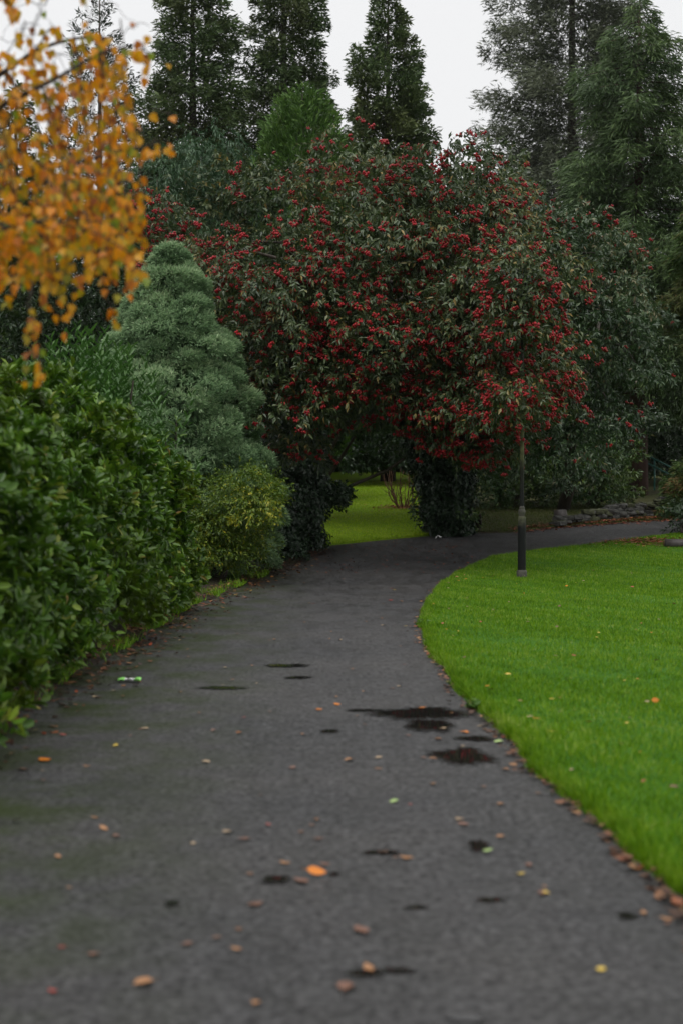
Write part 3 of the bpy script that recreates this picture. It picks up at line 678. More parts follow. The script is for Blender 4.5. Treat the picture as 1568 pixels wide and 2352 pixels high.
# ------------------------------------------------------------------ blue-green cypress
def cypress():
    base = np.array([-3.08, 25.8, float(gz(25.8))]); H = 5.95
    o = empty('cypress_tree', base, 'blue-green feathery conical cypress beside the left hedge', 'tree')
    prof = lin([(0, 1.2), (.15, 1.6), (.28, 1.68), (.45, 1.4), (.63, 1.05), (.83, .6), (.93, .25), (.98, .1), (1, .02)])
    nl = 215; z = (np.arange(nl) + rng.random(nl)) / nl * .97 + .03; a = np.arange(nl) * 2.399 + rng.normal(0, .3, nl)
    rr = prof(z) * rng.uniform(.72, 1.12, nl); out = np.stack([np.cos(a), np.sin(a), 0 * a], -1)
    C = out * rr[:, None]; C[:, 2] = z * H - .1; rad = (.16 + .25 * np.sqrt(prof(z) / 1.7)) * rng.uniform(.65, 1.4, nl)
    npl = 115; idx = np.repeat(np.arange(nl), npl); n = len(idx)
    u = nrm(rand_dirs(n) + out[idx] * .8 + [0, 0, .45]); p = u * rad[idx][:, None] * [1, 1, .42] * (1 - .3 * rng.random(n) ** 2)[:, None]; p[:, 2] -= .25 * (p * out[idx]).sum(1); p += C[idx]
    ax = nrm(u * .7 + out[idx] * .6 + [0, 0, .25] + rng.normal(0, .2, (n, 3))); kk = 8; P, A, N = [], [], []
    for i in range(kk):
        a_ = nrm(ax + rng.normal(0, .6, (n, 3))); P.append(p + a_ * (rng.random(n) * .05)[:, None]); A.append(a_); N.append(rand_dirs(n) * .7 + UP * .9)
    P, A, N = map(np.concatenate, (P, A, N)); m = len(P)
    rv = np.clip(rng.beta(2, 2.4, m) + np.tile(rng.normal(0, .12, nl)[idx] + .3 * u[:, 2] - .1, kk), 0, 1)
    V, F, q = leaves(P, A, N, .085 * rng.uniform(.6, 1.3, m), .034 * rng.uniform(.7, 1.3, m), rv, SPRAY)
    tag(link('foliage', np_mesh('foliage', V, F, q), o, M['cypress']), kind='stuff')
    V, F, q = tube([[0, 0, -.2], [.03, 0, H * .4], [0, .03, H * .93]], [.13, .09, .02], 9); link('trunk', np_mesh('trunk', V, F, smooth=True), o, M['bark'])
    # close inner twigs
    n = 9000; z = rng.random(n); a = rng.uniform(0, 6.28, n); P = np.stack([np.cos(a), np.sin(a), 0 * a], -1) * (prof(z) * rng.uniform(.5, .85, n))[:, None]; P[:, 2] = z * H * .96
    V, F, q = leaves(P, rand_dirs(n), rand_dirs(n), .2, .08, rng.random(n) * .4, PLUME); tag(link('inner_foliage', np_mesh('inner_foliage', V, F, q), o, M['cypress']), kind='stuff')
cypress()

rng = np.random.default_rng(209)
# ------------------------------------------------------------------ tall conifers
def conifer(name, label, base, H, prof, nb, nsp, Ln, Wd, mat, bark, z0=.05, droop=.1, hang=.2, upc=0.0, gap=.3, tr=.3, seed=1, width=.32, sub=True, lean=(0, 0)):
    base = np.asarray(base, float); o = empty(name, base, label, 'tree'); q_ = np.random.default_rng(seed)
    top = np.array([lean[0], lean[1], H])
    V, F, q = tube(np.array([[0, 0, -.3], top * .3, top * .65, top]), [tr, tr * .75, tr * .4, .02], 10)
    link('trunk', np_mesh('trunk', V, F, smooth=True), o, bark)
    t = z0 + (1 - z0) * (np.arange(nb) + q_.random(nb)) / nb; az = np.arange(nb) * 2.399 + q_.normal(0, .3, nb)
    Lb = prof(t) * (1 - gap * q_.random(nb) ** 1.5) * (1 + .1 * q_.normal(size=nb))
    wgt = Lb ** 1.5 + .05; cnt = np.maximum((nsp * wgt / wgt.sum()).astype(int), 12)
    P, A, N, Rv = [], [], [], []
    for i in range(nb):
        u = np.array([math.cos(az[i]), math.sin(az[i]), 0]); s = np.array([-u[1], u[0], 0]); L_ = Lb[i]; p0 = top * t[i]
        n = cnt[i]; x = q_.random(n) ** .65 * .88 + .12
        lat = q_.normal(0, 1, n) * width * L_ * (1.1 - .75 * x) * .6
        z = -droop * L_ * x ** 1.6 + upc * L_ * x ** 3 + q_.normal(0, .05 * L_ + .05, n) - hang * q_.random(n) ** 2
        P.append(p0 + u * (x * L_)[:, None] + s * lat[:, None] + UP * z[:, None])
        A.append(nrm(u * .8 + s * (np.sign(lat) * .7)[:, None] + UP * (-droop * 1.2 - hang * .9 + upc * 2) + q_.normal(0, .45, (n, 3))))
        N.append(nrm(UP * .8 + q_.normal(0, .6, (n, 3)))); Rv.append(np.clip(q_.beta(2, 2.6, n) + q_.normal(0, .15) + .25 * (x - .6), 0, 1))
        if sub and i % max(1, nb // 60) == 0:
            xx = np.linspace(0, 1, 6)[:, None]; pts = p0 + u * xx * L_ * .95 + UP * (-droop * L_ * xx ** 1.6 + upc * L_ * xx ** 3)
            V, F, q = tube(pts, np.linspace(max(.018, tr * .16 * (1 - t[i] * .6)), .008, 6), 5); link('limb', np_mesh('limb', V, F), o, bark)
    P, A, N, Rv = map(np.concatenate, (P, A, N, Rv)); m = len(P)
    V, F, q = leaves(P, A, N, Ln * rng.uniform(.6, 1.3, m), Wd * 1.35 * rng.uniform(.7, 1.3, m), Rv, SPRAY)
    f = link('foliage', np_mesh('foliage', V, F, q), o, mat); tag(f, kind='stuff')
    return o
def cbase(x, Y): p = at(x, 1100, Y); return np.array([p[0], Y, float(gz(Y))])
def ztop(y, Y): return float(at(784, y, Y)[2] - gz(Y))
cone = lambda w, k=1.0, top=.04: (lambda t: w * np.clip((1 - t), 0, 1) ** k + top)
conifer('tall_conifer', 'tall dark dense conifer, leftmost of the three in the middle skyline', cbase(445, 58), ztop(-190, 58), cone(4.6, .72, .35), 300, 120000, .26, .075, M['conifer_a'], M['bark'], .12, .12, .15, .12, .35, .38, 5)
conifer('tall_conifer', 'tall dark conifer with ragged side branches, middle of the skyline three', cbase(652, 61), ztop(-260, 61), cone(4.7, .75, .35), 280, 115000, .26, .075, M['conifer_a'], M['bark'], .12, .16, .15, .12, .5, .4, 6)
conifer('tall_conifer', 'narrow dark conifer with thin top, rightmost of the skyline three', cbase(890, 57), ztop(-60, 57),
        lin([(0, 3.0), (.4, 2.8), (.62, 2.35), (.78, 1.8), (.85, 1.4), (.89, .85), (.96, .65), (1, .3)]), 260, 105000, .24, .075, M['conifer_a'], M['bark'], .1, .12, .12, .15, .45, .33, 7)
conifer('green_cypress', 'rounded bright green cypress rising behind the berry tree', cbase(695, 46), ztop(205, 46),
        lin([(0, 2.2), (.5, 2.0), (.72, 1.7), (.86, 1.3), (.95, .7), (1, .15)]), 280, 80000, .2, .055, M['conifer_e'], M['bark'], .1, -.35, .0, .25, .12, .25, 8, .5)
conifer('tall_conifer', 'huge pale misty conifer standing behind on the right skyline', cbase(1310, 84), ztop(-520, 84), cone(7.8, .6, .6), 300, 150000, .42, .07, M['conifer_f'], M['bark'], .15, .12, .25, .15, .42, .45, 9)
conifer('deodar_cedar', 'tall drooping cedar with bare dark trunk at the right', cbase(1464, 48.7), ztop(-20, 48.7),
        lin([(0, 3.2), (.25, 3.8), (.5, 3.7), (.7, 3.1), (.85, 2.1), (.95, 1.0), (1, .15)]), 115, 110000, .3, .026, M['deodar'], M['redbark'], .2, .22, .4, 0, .45, .36, 10, .3)
conifer('bronze_conifer', 'bronze and green conifer with brown sprays at the right edge', cbase(1690, 41), ztop(-100, 41),
        lin([(0, 2.2), (.2, 2.3), (.6, 1.9), (.8, 1.3), (1, .2)]), 80, 50000, .28, .032, M['bronze'], M['redbark'], .3, .25, .35, 0, .4, .3, 11, .3)
conifer('spruce_tree', 'dark spruce with bare spiky top behind the orange birch leaves', cbase(232, 50), ztop(0, 50),
        lin([(0, 3.2), (.5, 2.6), (.75, 1.9), (.9, 1.15), (.97, .7), (1, .3)]), 120, 26000, .2, .05, M['spruce'], M['bark'], .08, -.15, .0, .15, .3, .22, 12, .25)
conifer('tall_conifer', 'dark loose conifer at the far left behind the birch', cbase(40, 54), ztop(190, 54), cone(4.0, .8, .2), 130, 30000, .28, .1, M['conifer_a'], M['bark'], .08, .15, .15, .1, .5, .3, 13)
conifer('low_conifer', 'low green-brown conifer sprays sweeping over the stone wall at right', cbase(1615, 39.5), 1.9,
        lin([(0, 1.2), (.4, 1.35), (.8, .8), (1, .2)]), 40, 26000, .18, .025, M['bronze'], M['bark'], .05, .1, .2, 0, .3, .08, 14, .45)

rng = np.random.default_rng(210)
# ------------------------------------------------------------------ orange birch in the left foreground
def birch():
    base = np.array([-3.3, 6.6, 0.0]); o = empty('birch_tree', base, 'birch with orange autumn leaves hanging in from the upper left foreground', 'tree')
    V, F, q = tube(np.array([[0, 0, -.1], [.05, 0, 1.5], [0, .1, 3.2], [.1, .1, 5.2], [.1, 0, 7.5]]), [.15, .13, .1, .07, .02], 12)
    link('trunk', np_mesh('trunk', V, F, smooth=True), o, M['birchbark'])
    limbs = [([(-260, 420), (-60, 275), (60, 215), (140, 175), (230, 120), (330, 100)], 6.5, .017), ([(-260, 560), (-80, 440), (60, 395), (190, 370), (300, 340), (370, 330)], 6.9, .014),
             ([(-300, 150), (-100, 40), (20, -40), (120, -90), (230, -60)], 6.2, .014), ([(-260, 650), (-100, 560), (20, 520), (130, 500)], 6.0, .018),
             ([(-200, 330), (-40, 200), (90, 110), (180, 85), (250, 90)], 7.2, .018)]
    LP = []
    for pts, Y, r in limbs:
        P = np.array([at(x, y, Y + .15 * math.sin(i * 2)) for i, (x, y) in enumerate(pts)])
        tt = np.linspace(0, 1, len(P)); fine = np.linspace(0, 1, 16)
        P = np.stack([np.interp(fine, tt, P[:, k]) for k in range(3)], -1); P[1:-1] = (P[:-2] + P[1:-1] * 2 + P[2:]) / 4
        start = np.array([base[0], base[1], P[0][2] - .3]); P = np.vstack([start, P])
        V, F, q = tube(P - base, np.linspace(r, .004, len(P)), 7); link('limb', np_mesh('limb', V, F, smooth=True), o, M['bark'])
        LP.append(P[5:])
    bottom = lin([(-40, 720), (0, 715), (130, 745), (200, 700), (265, 735), (290, 640), (320, 580), (345, 480), (365, 350), (400, 300)])
    tw, LA, LPos, LN, LS, LR = [], [], [], [], [], []
    def leafed(pts, dens, green=0.0):
        seg = np.linalg.norm(np.diff(pts, axis=0), axis=1); Ltot = seg.sum(); n = max(1, int(Ltot * dens)); cs = np.concatenate([[0], np.cumsum(seg)])
        for s_ in rng.uniform(0, Ltot, n):
            p = np.array([np.interp(s_, cs, pts[:, k]) for k in range(3)])
            a = nrm(np.array([rng.normal(0, .5), rng.normal(0, .5), -1.0])); LPos.append(p + a * .012); LA.append(a); LN.append(nrm(np.array([rng.normal(0, .6), -1, rng.normal(.1, .4)])))
            LS.append(rng.uniform(.036, .058)); g_ = rng.random()
            LR.append(rng.uniform(.94, 1) if g_ < .06 + green else (rng.uniform(0, .25) if g_ < .26 else (rng.uniform(.78, .92) if g_ < .38 else rng.uniform(.25, .75))))
    for i in range(150):   # hanging twigs
        lp = LP[rng.choice([0, 0, 1, 1, 3, 4])]; p0 = lp[rng.integers(0, len(lp))] + rng.normal(0, .05, 3)
        if i > 95: p0 = at(rng.uniform(-30, 275), rng.uniform(330, 560), rng.uniform(6, 7.2))
        sx = 784 + p0[0] / p0[1] * FPX; sy = CY - 52 - (p0[2] - CAM_H) / p0[1] * FPX
        if sx > 325: continue
        end_y = float(bottom(sx)) * rng.uniform(.8, 1.02); 
        if end_y < sy + 60: continue
        dz = (end_y - sy) / FPX * p0[1] * rng.uniform(.6, 1.08)
        p1 = p0 + np.array([rng.normal(.02, .08), rng.normal(0, .1), -dz])
        pts = curve(p0, p1, [rng.normal(.04, .05), rng.normal(0, .04), .04], 10, .012); tw.append(tube(pts - base, np.linspace(.004, .0016, 10), 3, False)); leafed(pts, 18)
    for a_, b_, Y, d in [((75, 640), (55, 880), 6.3, 17), ((70, 700), (100, 930), 6.25, 21), ((60, 610), (95, 860), 6.4, 16), ((250, 560), (262, 735), 6.6, 26), ((225, 560), (258, 745), 6.7, 24), ((290, 480), (310, 600), 6.9, 14),
                      ((330, 110), (340, 200), 6.8, 12), ((320, 105), (432, 190), 6.8, 9), ((300, 200), (395, 165), 6.9, 5), ((330, 270), (402, 265), 6.9, 10), ((350, 330), (405, 345), 6.7, 16), ((250, 100), (345, 60), 6.6, 6),
                      ((0, -20), (40, 40), 6.2, 60), ((10, -60), (30, 30), 6.2, 60), ((-20, 100), (50, 330), 6.6, 9), ((120, -60), (60, 130), 6.4, 6), ((170, -80), (200, 90), 6.5, 4)]:
        pts = curve(at(*a_, Y), at(*b_, Y + rng.normal(0, .15)), [0, 0, .03], 10, .012); tw.append(tube(pts - base, np.linspace(.004, .0016, 10), 3, False)); leafed(pts, d, .22 if a_[0] > 295 and a_[1] < 300 else 0)
    for i in range(38):   # bare fine twigs against the sky
        x, y = rng.uniform(-60, 240), rng.uniform(-80, 250); ang = rng.uniform(-1.2, 1.2); l = rng.uniform(80, 220); Y = rng.uniform(6.0, 7.4)
        pts = curve(at(x, y, Y), at(x + l * math.sin(ang), y + l * math.cos(ang) * .8, Y + .1), [rng.normal(0, .05), 0, .02], 9, .014)
        tw.append(tube(pts - base, np.linspace(.0026, .001, 9), 3, False)); leafed(pts, 2.2)
    for lp in LP[:2] + LP[3:]:
        for _ in range(2): leafed(lp + rng.normal(0, .05, lp.shape), 18)
    P, A, N, S, Rr = map(np.array, (LPos, LA, LN, LS, LR))
    V, F, q = join(tw); tag(link('twigs', np_mesh('twigs', V, F, q), o, M['twig']), kind='stuff')
    T = np.array([[0, 0, 0], [.1, -.3, .02], [.32, -.43, .05], [.62, -.27, .03], [1, 0, -.12], [.62, .27, .03], [.32, .43, .05], [.1, .3, .02]])
    TM = (T, np.array([[0, 1, 2], [0, 2, 3], [0, 3, 4], [0, 4, 5], [0, 5, 6], [0, 6, 7]]))
    sx = np.abs(P[:, 0] / P[:, 1]) < .242; pick = np.argsort(P[:, 1] + (~sx) * 100)[:300]; rest = np.ones(len(P), bool); rest[pick] = False
    foliage(o, leaves(P[rest], A[rest], N[rest], S[rest], S[rest] * .95, Rr[rest], TM), base, M['birch_leaf'], 'leaves')
    protos = []
    for rr in np.linspace(.03, .99, 16):
        V, F, q = leaves(np.zeros((1, 3)), np.array([[1., 0, 0]]), np.array([[0, 0, 1.]]), 1.0, .95, np.array([rr]), TM)
        me = np_mesh('leaf', V, F, q); me.materials.append(M['birch_leaf']); protos.append(me)
    for j in pick:
        l = link('leaf', protos[int(min(15, Rr[j] * 16))], o); a_ = A[j]; b_ = nrm(np.cross(N[j], a_)); n_ = np.cross(a_, b_)
        mt = Matrix(((a_[0], b_[0], n_[0], 0), (a_[1], b_[1], n_[1], 0), (a_[2], b_[2], n_[2], 0), (0, 0, 0, 1)))
        l.matrix_basis = Matrix.Translation(Vector(P[j] - base)) @ mt @ Matrix.Diagonal((S[j], S[j], S[j], 1))
birch()

rng = np.random.default_rng(211)
# ------------------------------------------------------------------ lamp post
def lathe(name, prof, mat, parent, seg=24, z0=0.0):
    a = np.linspace(0, 2 * np.pi, seg, endpoint=False); pr = np.array(prof, float)
    V = np.stack([pr[:, 0:1] * np.cos(a), pr[:, 0:1] * np.sin(a), np.repeat(pr[:, 1:2], seg, 1)], -1).reshape(-1, 3); F = []
    for i in range(len(pr) - 1):
        for j in range(seg):
            k = (j + 1) % seg; F.append((i * seg + j, i * seg + k, (i + 1) * seg + k, (i + 1) * seg + j))
    me = np_mesh(name, V, np.array(F)); o = link(name, me, parent, mat)
    me.polygons.foreach_set('use_smooth', np.ones(len(F), bool)); md = o.modifiers.new('split', 'EDGE_SPLIT'); md.split_angle = R(35)
    return o
def weathered(name, dark, light, bands, sc=5):
    m, t, b, out = new_mat(name); tc = t.nodes.new('ShaderNodeTexCoord'); sx = t.nodes.new('ShaderNodeSeparateXYZ'); t.links.new(tc.outputs['Object'], sx.inputs[0])
    n = noise(t, sc, 5, .65); zz = math_n(t, 'ADD', sx.outputs[2], math_n(t, 'MULTIPLY', math_n(t, 'SUBTRACT', n, .5), .5))
    mr = t.nodes.new('ShaderNodeMapRange'); mr.inputs[2].default_value = 5; t.links.new(zz, mr.inputs[0])
    f = ramp(t, mr.outputs[0], [(p / 5, (v,) * 3) for p, v in bands])
    f2 = math_n(t, 'MULTIPLY', f, ramp(t, noise(t, 14, 5, .7), [(.3, (.35,) * 3), (.6, (1,) * 3)]))
    spl = ramp(t, noise(t, 30, 4, .7), [(.68, (0,) * 3), (.76, (.12,) * 3)])
    c = mixc(t, math_n(t, 'ADD', f2, spl, True), dark, light); t.links.new(c, b.inputs['Base Color']); b.inputs['Roughness'].default_value = .5; b.inputs['Specular IOR Level'].default_value = .2
    bump(t, b, n, .3, .004); return m
lb = ground(1197, 1333)
lamp = empty('lamp_post', lb, 'old black lamp post with lichen-streaked pole standing on the lawn', 'lamp post')
m_low = weathered('lamp_base_paint', (.008, .009, .009), (.16, .16, .1), [(0, .15), (.2, .0), (.95, .0), (1.1, .8), (1.3, 1)])
m_up = weathered('lamp_pole_lichen', (.009, .01, .009), (.13, .14, .055), [(0, 0), (1.5, 0), (1.95, .1), (2.15, 1), (3.1, .9), (3.5, .25), (4.2, .05)])
m_st = weathered('lamp_collar', (.03, .03, .027), (.16, .15, .12), [(0, .5), (5, .5)], 12)
lathe('plinth', [(.001, -.1), (.088, -.1), (.09, .0), (.09, .15), (.084, .172), (.071, .185), (.001, .185)], m_st, lamp, 8)
lathe('lower_column', [(.071, .18), (.071, .19), (.07, 1.0), (.069, 1.1), (.04, 1.112), (.001, 1.112)], m_low, lamp)
lathe('collar', [(.045, 1.105), (.05, 1.12), (.05, 1.14), (.062, 1.165), (.064, 1.2), (.052, 1.225), (.046, 1.24), (.05, 1.25), (.048, 1.265), (.04, 1.275), (.036, 1.29)], m_st, lamp)
lathe('upper_column', [(.0365, 1.27), (.036, 2.0), (.034, 3.2), (.031, 4.3), (.028, 4.75)], m_up, lamp)
lan = lathe('lantern', [(.03, 4.72), (.05, 4.75), (.075, 4.8), (.13, 5.08), (.15, 5.1), (.15, 5.12), (.06, 5.24), (.03, 5.27), (.02, 5.33), (.001, 5.34)], m_up, lamp, 6)

# ------------------------------------------------------------------ stone wall, stump, log, handrail
def stone_proto(seed):
    q = np.random.default_rng(seed); import bmesh
    bm = bmesh.new(); bmesh.ops.create_cube(bm, size=1); bmesh.ops.bevel(bm, geom=list(bm.edges), offset=.12, segments=1, affect='EDGES')
    for v in bm.verts: v.co += Vector(q.normal(0, .045, 3))
    me = bpy.data.meshes.new('stone'); bm.to_mesh(me); bm.free(); me.materials.append(M['mossstone' if seed % 3 == 0 else 'stone']); return me
SP = [stone_proto(i) for i in range(9)]
def wall(label, path, rows, hfn):
    base = path[0]; o = empty('stone_wall', base, label, 'wall'); seg = np.linalg.norm(np.diff(path, axis=0), axis=1); cs = np.concatenate([[0], np.cumsum(seg)])
    for r in range(rows):
        s = rng.uniform(0, .2)
        while s < cs[-1]:
            wd = rng.uniform(.14, .36); hh = rng.uniform(.075, .14)
            p = np.array([np.interp(s + wd / 2, cs, path[:, k]) for k in range(3)])
            if (r + 1) / rows <= hfn((s + wd / 2) / cs[-1]) + .02:
                st = link('stone', SP[int(rng.integers(9))], o)
                st.location = p - base + np.array([rng.normal(0, .03), rng.normal(0, .05), .1 + r * .1]); st.scale = (wd * 1.04, rng.uniform(.25, .4), hh)
                st.rotation_euler = (rng.normal(0, .12), rng.normal(0, .1), rng.normal(.3, .25))
            s += wd
w_pts = np.array([ground(x, y) + np.array([0, .35, 0]) for x, y in [(1318, 1208), (1370, 1202), (1430, 1197), (1500, 1192), (1568, 1187), (1640, 1180)]])
wall('low dry stone wall edging the far path on the right', w_pts, 5, lambda t: np.interp(t, [0, .1, .3, .6, 1], [.45, .65, .8, 1, .9]))
w2 = np.array([ground(x, y) + np.array([0, .2, 0]) for x, y in [(1262, 1213), (1290, 1210), (1322, 1207)]])
wall('few tumbled flat stones at the near end of the stone wall', w2, 2, lambda t: np.interp(t, [0, .4, 1], [.5, 1, 1]))
sb = ground(1293, 1200) + np.array([0, .6, 0])
st = empty('tree_stump', sb, 'short dark tree stump beside the tumbled wall stones', 'stump')
V, F, q = tube([[0, 0, -.1], [.01, 0, .12], [0, .02, .32]], [.23, .19, .18], 11); V[:-2, :2] *= (1 + .08 * wavy(V[:-2], 4, 9))[:, None]
link('bark', np_mesh('bark', V, F), st, M['log'])
V, F, q = tube([[0, 0.02, .321], [0, .02, .328]], [.165, .16], 11); link('cut_top', np_mesh('cut_top', V, F), st, M['cut'])
lg0 = ground(1527, 1262) + np.array([0, .1, .11]); lg1 = lg0 + np.array([2.2, -.35, -.02])
lg = empty('fallen_log', lg0 - [0, 0, .11], 'dark wet log lying on the grass at the right edge', 'log')
P = curve(lg0, lg1, [0, .05, .01], 9, .01) - (lg0 - [0, 0, .11]); V, F, q = tube(P, .115 + .01 * np.sin(np.arange(9) * 2.), 12); link('bark', np_mesh('bark', V, F), lg, M['log'])
V, F, q = tube(np.array([P[0] + [-.004, 0, 0], P[0] + [.003, 0, 0]]), [.098, .1], 12); link('cut_end', np_mesh('cut_end', V, F), lg, M['cut'])
hb = at(1500, 1093, 51); hr = empty('handrail', np.array([hb[0], hb[1], float(gz(51))]), 'green painted sloping handrail behind the conifer trunk', 'railing'); hb = np.array([hb[0], hb[1], float(gz(51))])
for a_, b_, nm in [((1478, 1043), (1600, 1103), 'top_rail'), ((1478, 1060), (1600, 1122), 'middle_rail')]:
    V, F, q = tube(np.array([at(*a_, 51), at(*b_, 51.5)]) - hb, .03, 8); link(nm, np_mesh(nm, V, F, smooth=True), hr, M['green_paint'])
for x, y in [(1502, 1055), (1562, 1084)]:
    p = at(x, y, 51.15); V, F, q = tube(np.array([[p[0], p[1], float(gz(51)) - .2], p]) - hb, .032, 8); link('post', np_mesh('post', V, F, smooth=True), hr, M['green_paint'])

# bare shrub on the far lawn
bb = ground(925, 1172)
bs = empty('bare_shrub', bb, 'leafless twiggy shrub on the far lawn inside the arch', 'shrub')
for i in range(20):
    a = rng.uniform(0, 6.28); l = rng.uniform(.7, 1.25); sp = rng.uniform(.15, .75)
    tip = np.array([math.cos(a) * sp, math.sin(a) * sp * .7, l]); P = curve([math.cos(a) * .08, math.sin(a) * .08, -.03], tip, [math.cos(a) * .1, 0, -.05], 9, .015)
    parts = [tube(P, np.linspace(.02, .007, 9), 5)]
    for j in range(4):
        k = rng.integers(3, 8); d = nrm(tip + rng.normal(0, .6, 3)); parts.append(tube(np.array([P[k], P[k] + d * .15, P[k] + d * .28 + [0, 0, .04]]), [.006, .005, .003], 4))
    V, F, q = join(parts); link('stem', np_mesh('stem', V, F), bs, M['shrubtwig'])

rng = np.random.default_rng(212)
# ------------------------------------------------------------------ leaf litter, fallen leaves, small finds
T = np.array([[0, 0, 0], [.15, -.32, .05], [.4, -.44, .1], [.7, -.28, .06], [1, 0, .1], [.7, .28, .03], [.4, .44, .06], [.15, .32, .02]])
FLAT = (T, np.array([[0, 1, 2], [0, 2, 3], [0, 3, 4], [0, 4, 5], [0, 5, 6], [0, 6, 7]]))
def litter(name, P, mat, label, size=(.03, .085)):
    n = len(P); a = rng.uniform(0, 6.28, n); A = np.stack([np.cos(a), np.sin(a), rng.normal(0, .15, n)], -1); N = nrm(np.array([0, 0, 1.]) + rng.normal(0, .2, (n, 3)))
    s = rng.uniform(*size, n); V, F, q = leaves(P, A, N, s, s * rng.uniform(.5, .9, n), np.clip(rng.random(n), 0, 1), FLAT)
    tag(link(name, np_mesh(name, V, F, q), None, mat), label, 'leaf litter', kind='stuff')
n = 3600; Y = 6 + 25 * rng.random(n) ** 1.3; u = np.abs(rng.normal(0, .13, n)) * np.where(rng.random(n) < .6, 1, -1.8)
litter('leaf_litter', np.stack([verge_edge(Y) - u - .03, Y, gz(Y) + .008 + np.clip(u, 0, .04) + .02 * rng.random(n) * (u > 0)], -1), M['litter'], 'brown leaf litter along the foot of the left hedge')
n = 1000; Y = 4.8 + 22 * rng.random(n) ** 1.9; u = rng.normal(-.05, .03, n) * (1 + .4 * wob1(Y, 33, 1.1, 1))
litter('leaf_litter', np.stack([lawn_edge(Y) + u, Y, gz(Y) + .006 + .015 * rng.random(n)], -1), M['litter'], 'brown leaf litter caught along the right lawn edge', (.02, .065))
n = 2200; X = rng.uniform(4.2, 10.5, n); Yw = far_edge(X) + rng.normal(.12, .3, n)
litter('leaf_litter', np.stack([X, Yw, gz(Yw) + .012 + .05 * (Yw > far_edge(X)) + .01 * rng.random(n)], -1), M['redlitter'], 'red-brown leaf litter along the foot of the stone wall', (.05, .1))
n = 900; X = rng.normal(6.9, .8, n); Yw = rng.normal(32.0, .45, n)
k = X > lawn_edge(Yw) - .1; X, Yw = X[k], Yw[k]
litter('leaf_litter', np.stack([X, Yw, gz(Yw) + .07 + .02 * rng.random(len(X))], -1), M['redlitter'], 'red-brown leaves heaped on the grass near the log', (.05, .1))
n = 420; X = bb[0] + rng.normal(0, .45, n); Yw = bb[1] + rng.normal(0, .5, n)
litter('leaf_litter', np.stack([X, Yw, gz(Yw) + .08 + .03 * rng.random(n)], -1), M['redlitter'], 'brown leaves around the foot of the bare shrub', (.05, .1))
n = 500; X = rng.uniform(-1.2, 3, n); Yw = rng.uniform(26, 33, n); k = (X > verge_edge(np.minimum(Yw, 31))) & (X < lawn_edge(Yw)) & (Yw < far_edge(X)); X, Yw = X[k], Yw[k]
litter('leaf_litter', np.stack([X, Yw, gz(Yw) + .012], -1), M['redlitter'], 'small red fragments scattered on the path under the arch', (.02, .06))

COL = {'tan': (.34, .16, .06), 'pale': (.42, .3, .18), 'pink': (.17, .08, .05), 'orange': (.62, .19, .015), 'yellow': (.6, .42, .06), 'green': (.3, .42, .14), 'red': (.34, .05, .035), 'brown': (.15, .075, .04)}
WORD = {'tan': 'tan', 'pale': 'pale cream', 'pink': 'pinkish brown', 'orange': 'orange', 'yellow': 'yellow', 'green': 'pale green', 'red': 'dark red', 'brown': 'dark brown'}
LM = {}
for cn, c in COL.items():
    m = plain_mat('fallen_leaf_' + cn, c, .38, .5, .3, 40); LM[cn] = []
    for v in range(3):
        V = T.copy(); V[:, 0] -= .5; V[:, 2] = np.abs(V[:, 1]) * rng.uniform(.0, .25) + np.abs(V[:, 0]) * rng.uniform(0, .12) + rng.normal(0, .025, 8); V[:, 1] *= rng.uniform(.6, 1.0)
        V = np.vstack([V, [0, 0, V[:, 2].min() - .01]]); V[:, 2] -= V[:, 2].min()
        F = np.array([(8, j, (j + 1) % 8) for j in range(8)]); stalk = np.array([[-.5, -.015, V[0, 2]], [-.5, .015, V[0, 2]], [-.85, 0, .05]])
        V = np.vstack([V, stalk]); F = np.vstack([F, [9, 10, 11]])
        me = np_mesh('fallen_leaf', V, F); me.materials.append(m); LM[cn].append(me)
def fallen(x, y, cn, size, label=None, where='path', up=0.0, group=None, lift=.007, rz=None):
    p = ground(x, y); o = link('fallen_leaf', LM[cn][int(rng.integers(3))]); o.location = p + np.array([0, 0, lift]); o.scale = (size * (.8 if label is None else .95),) * 3
    o.rotation_euler = (up, rng.normal(0, .08), rng.uniform(0, 6.28) if rz is None else rz)
    if label: tag(o, label, 'leaf')
    else:
        if where == 'path':
            e0, e1 = float(verge_edge(min(p[1], 31))), float(lawn_edge(p[1]))
            where = 'path under the arch' if p[1] > 20 else ('path close to the left hedge' if p[0] < e0 + .75 else ('path close to the right lawn edge' if p[0] > e1 - .55 else
                    ('middle of the path nearest the camera' if p[1] < 6.6 else ('middle of the path level with the puddles' if p[1] < 11 else 'middle of the path beyond the puddles'))))
        elif where == 'mown lawn': where = 'near part of the mown lawn' if p[1] < 11 else 'mown lawn towards the lamp post'
        elif where == 'sloping far lawn': where = 'lower far lawn inside the arch' if p[1] < 43 else 'upper far lawn inside the arch'
        tag(o, f'{WORD[cn]} fallen leaf on the {where}', 'leaf', f'{WORD[cn]} fallen leaves on the {where}')
    return o
fallen(728, 2013, 'orange', .09, 'large bright orange curled leaf beside the small oval puddle', up=.55, rz=.25, lift=.022)
fallen(690, 2026, 'pink', .085, 'pinkish brown leaf touching the small oval puddle')
fallen(968, 1630, 'orange', .06, 'orange leaf floating at the far side of the largest puddle', lift=.016)
fallen(1065, 1683, 'orange', .07, 'orange leaf between the two largest puddles')
fallen(993, 1749, 'tan', .07, 'tan leaf at the left end of the second largest puddle', lift=.016)
fallen(1120, 1961, 'green', .055, 'pale green leaf at the edge of the small pointed puddle', lift=.016)
fallen(101, 1747, 'orange', .13, 'long orange-brown leaf on the path near the hedge')
fallen(845, 2233, 'tan', .07, 'tan leaf lying across the long puddle nearest the camera', lift=.016)
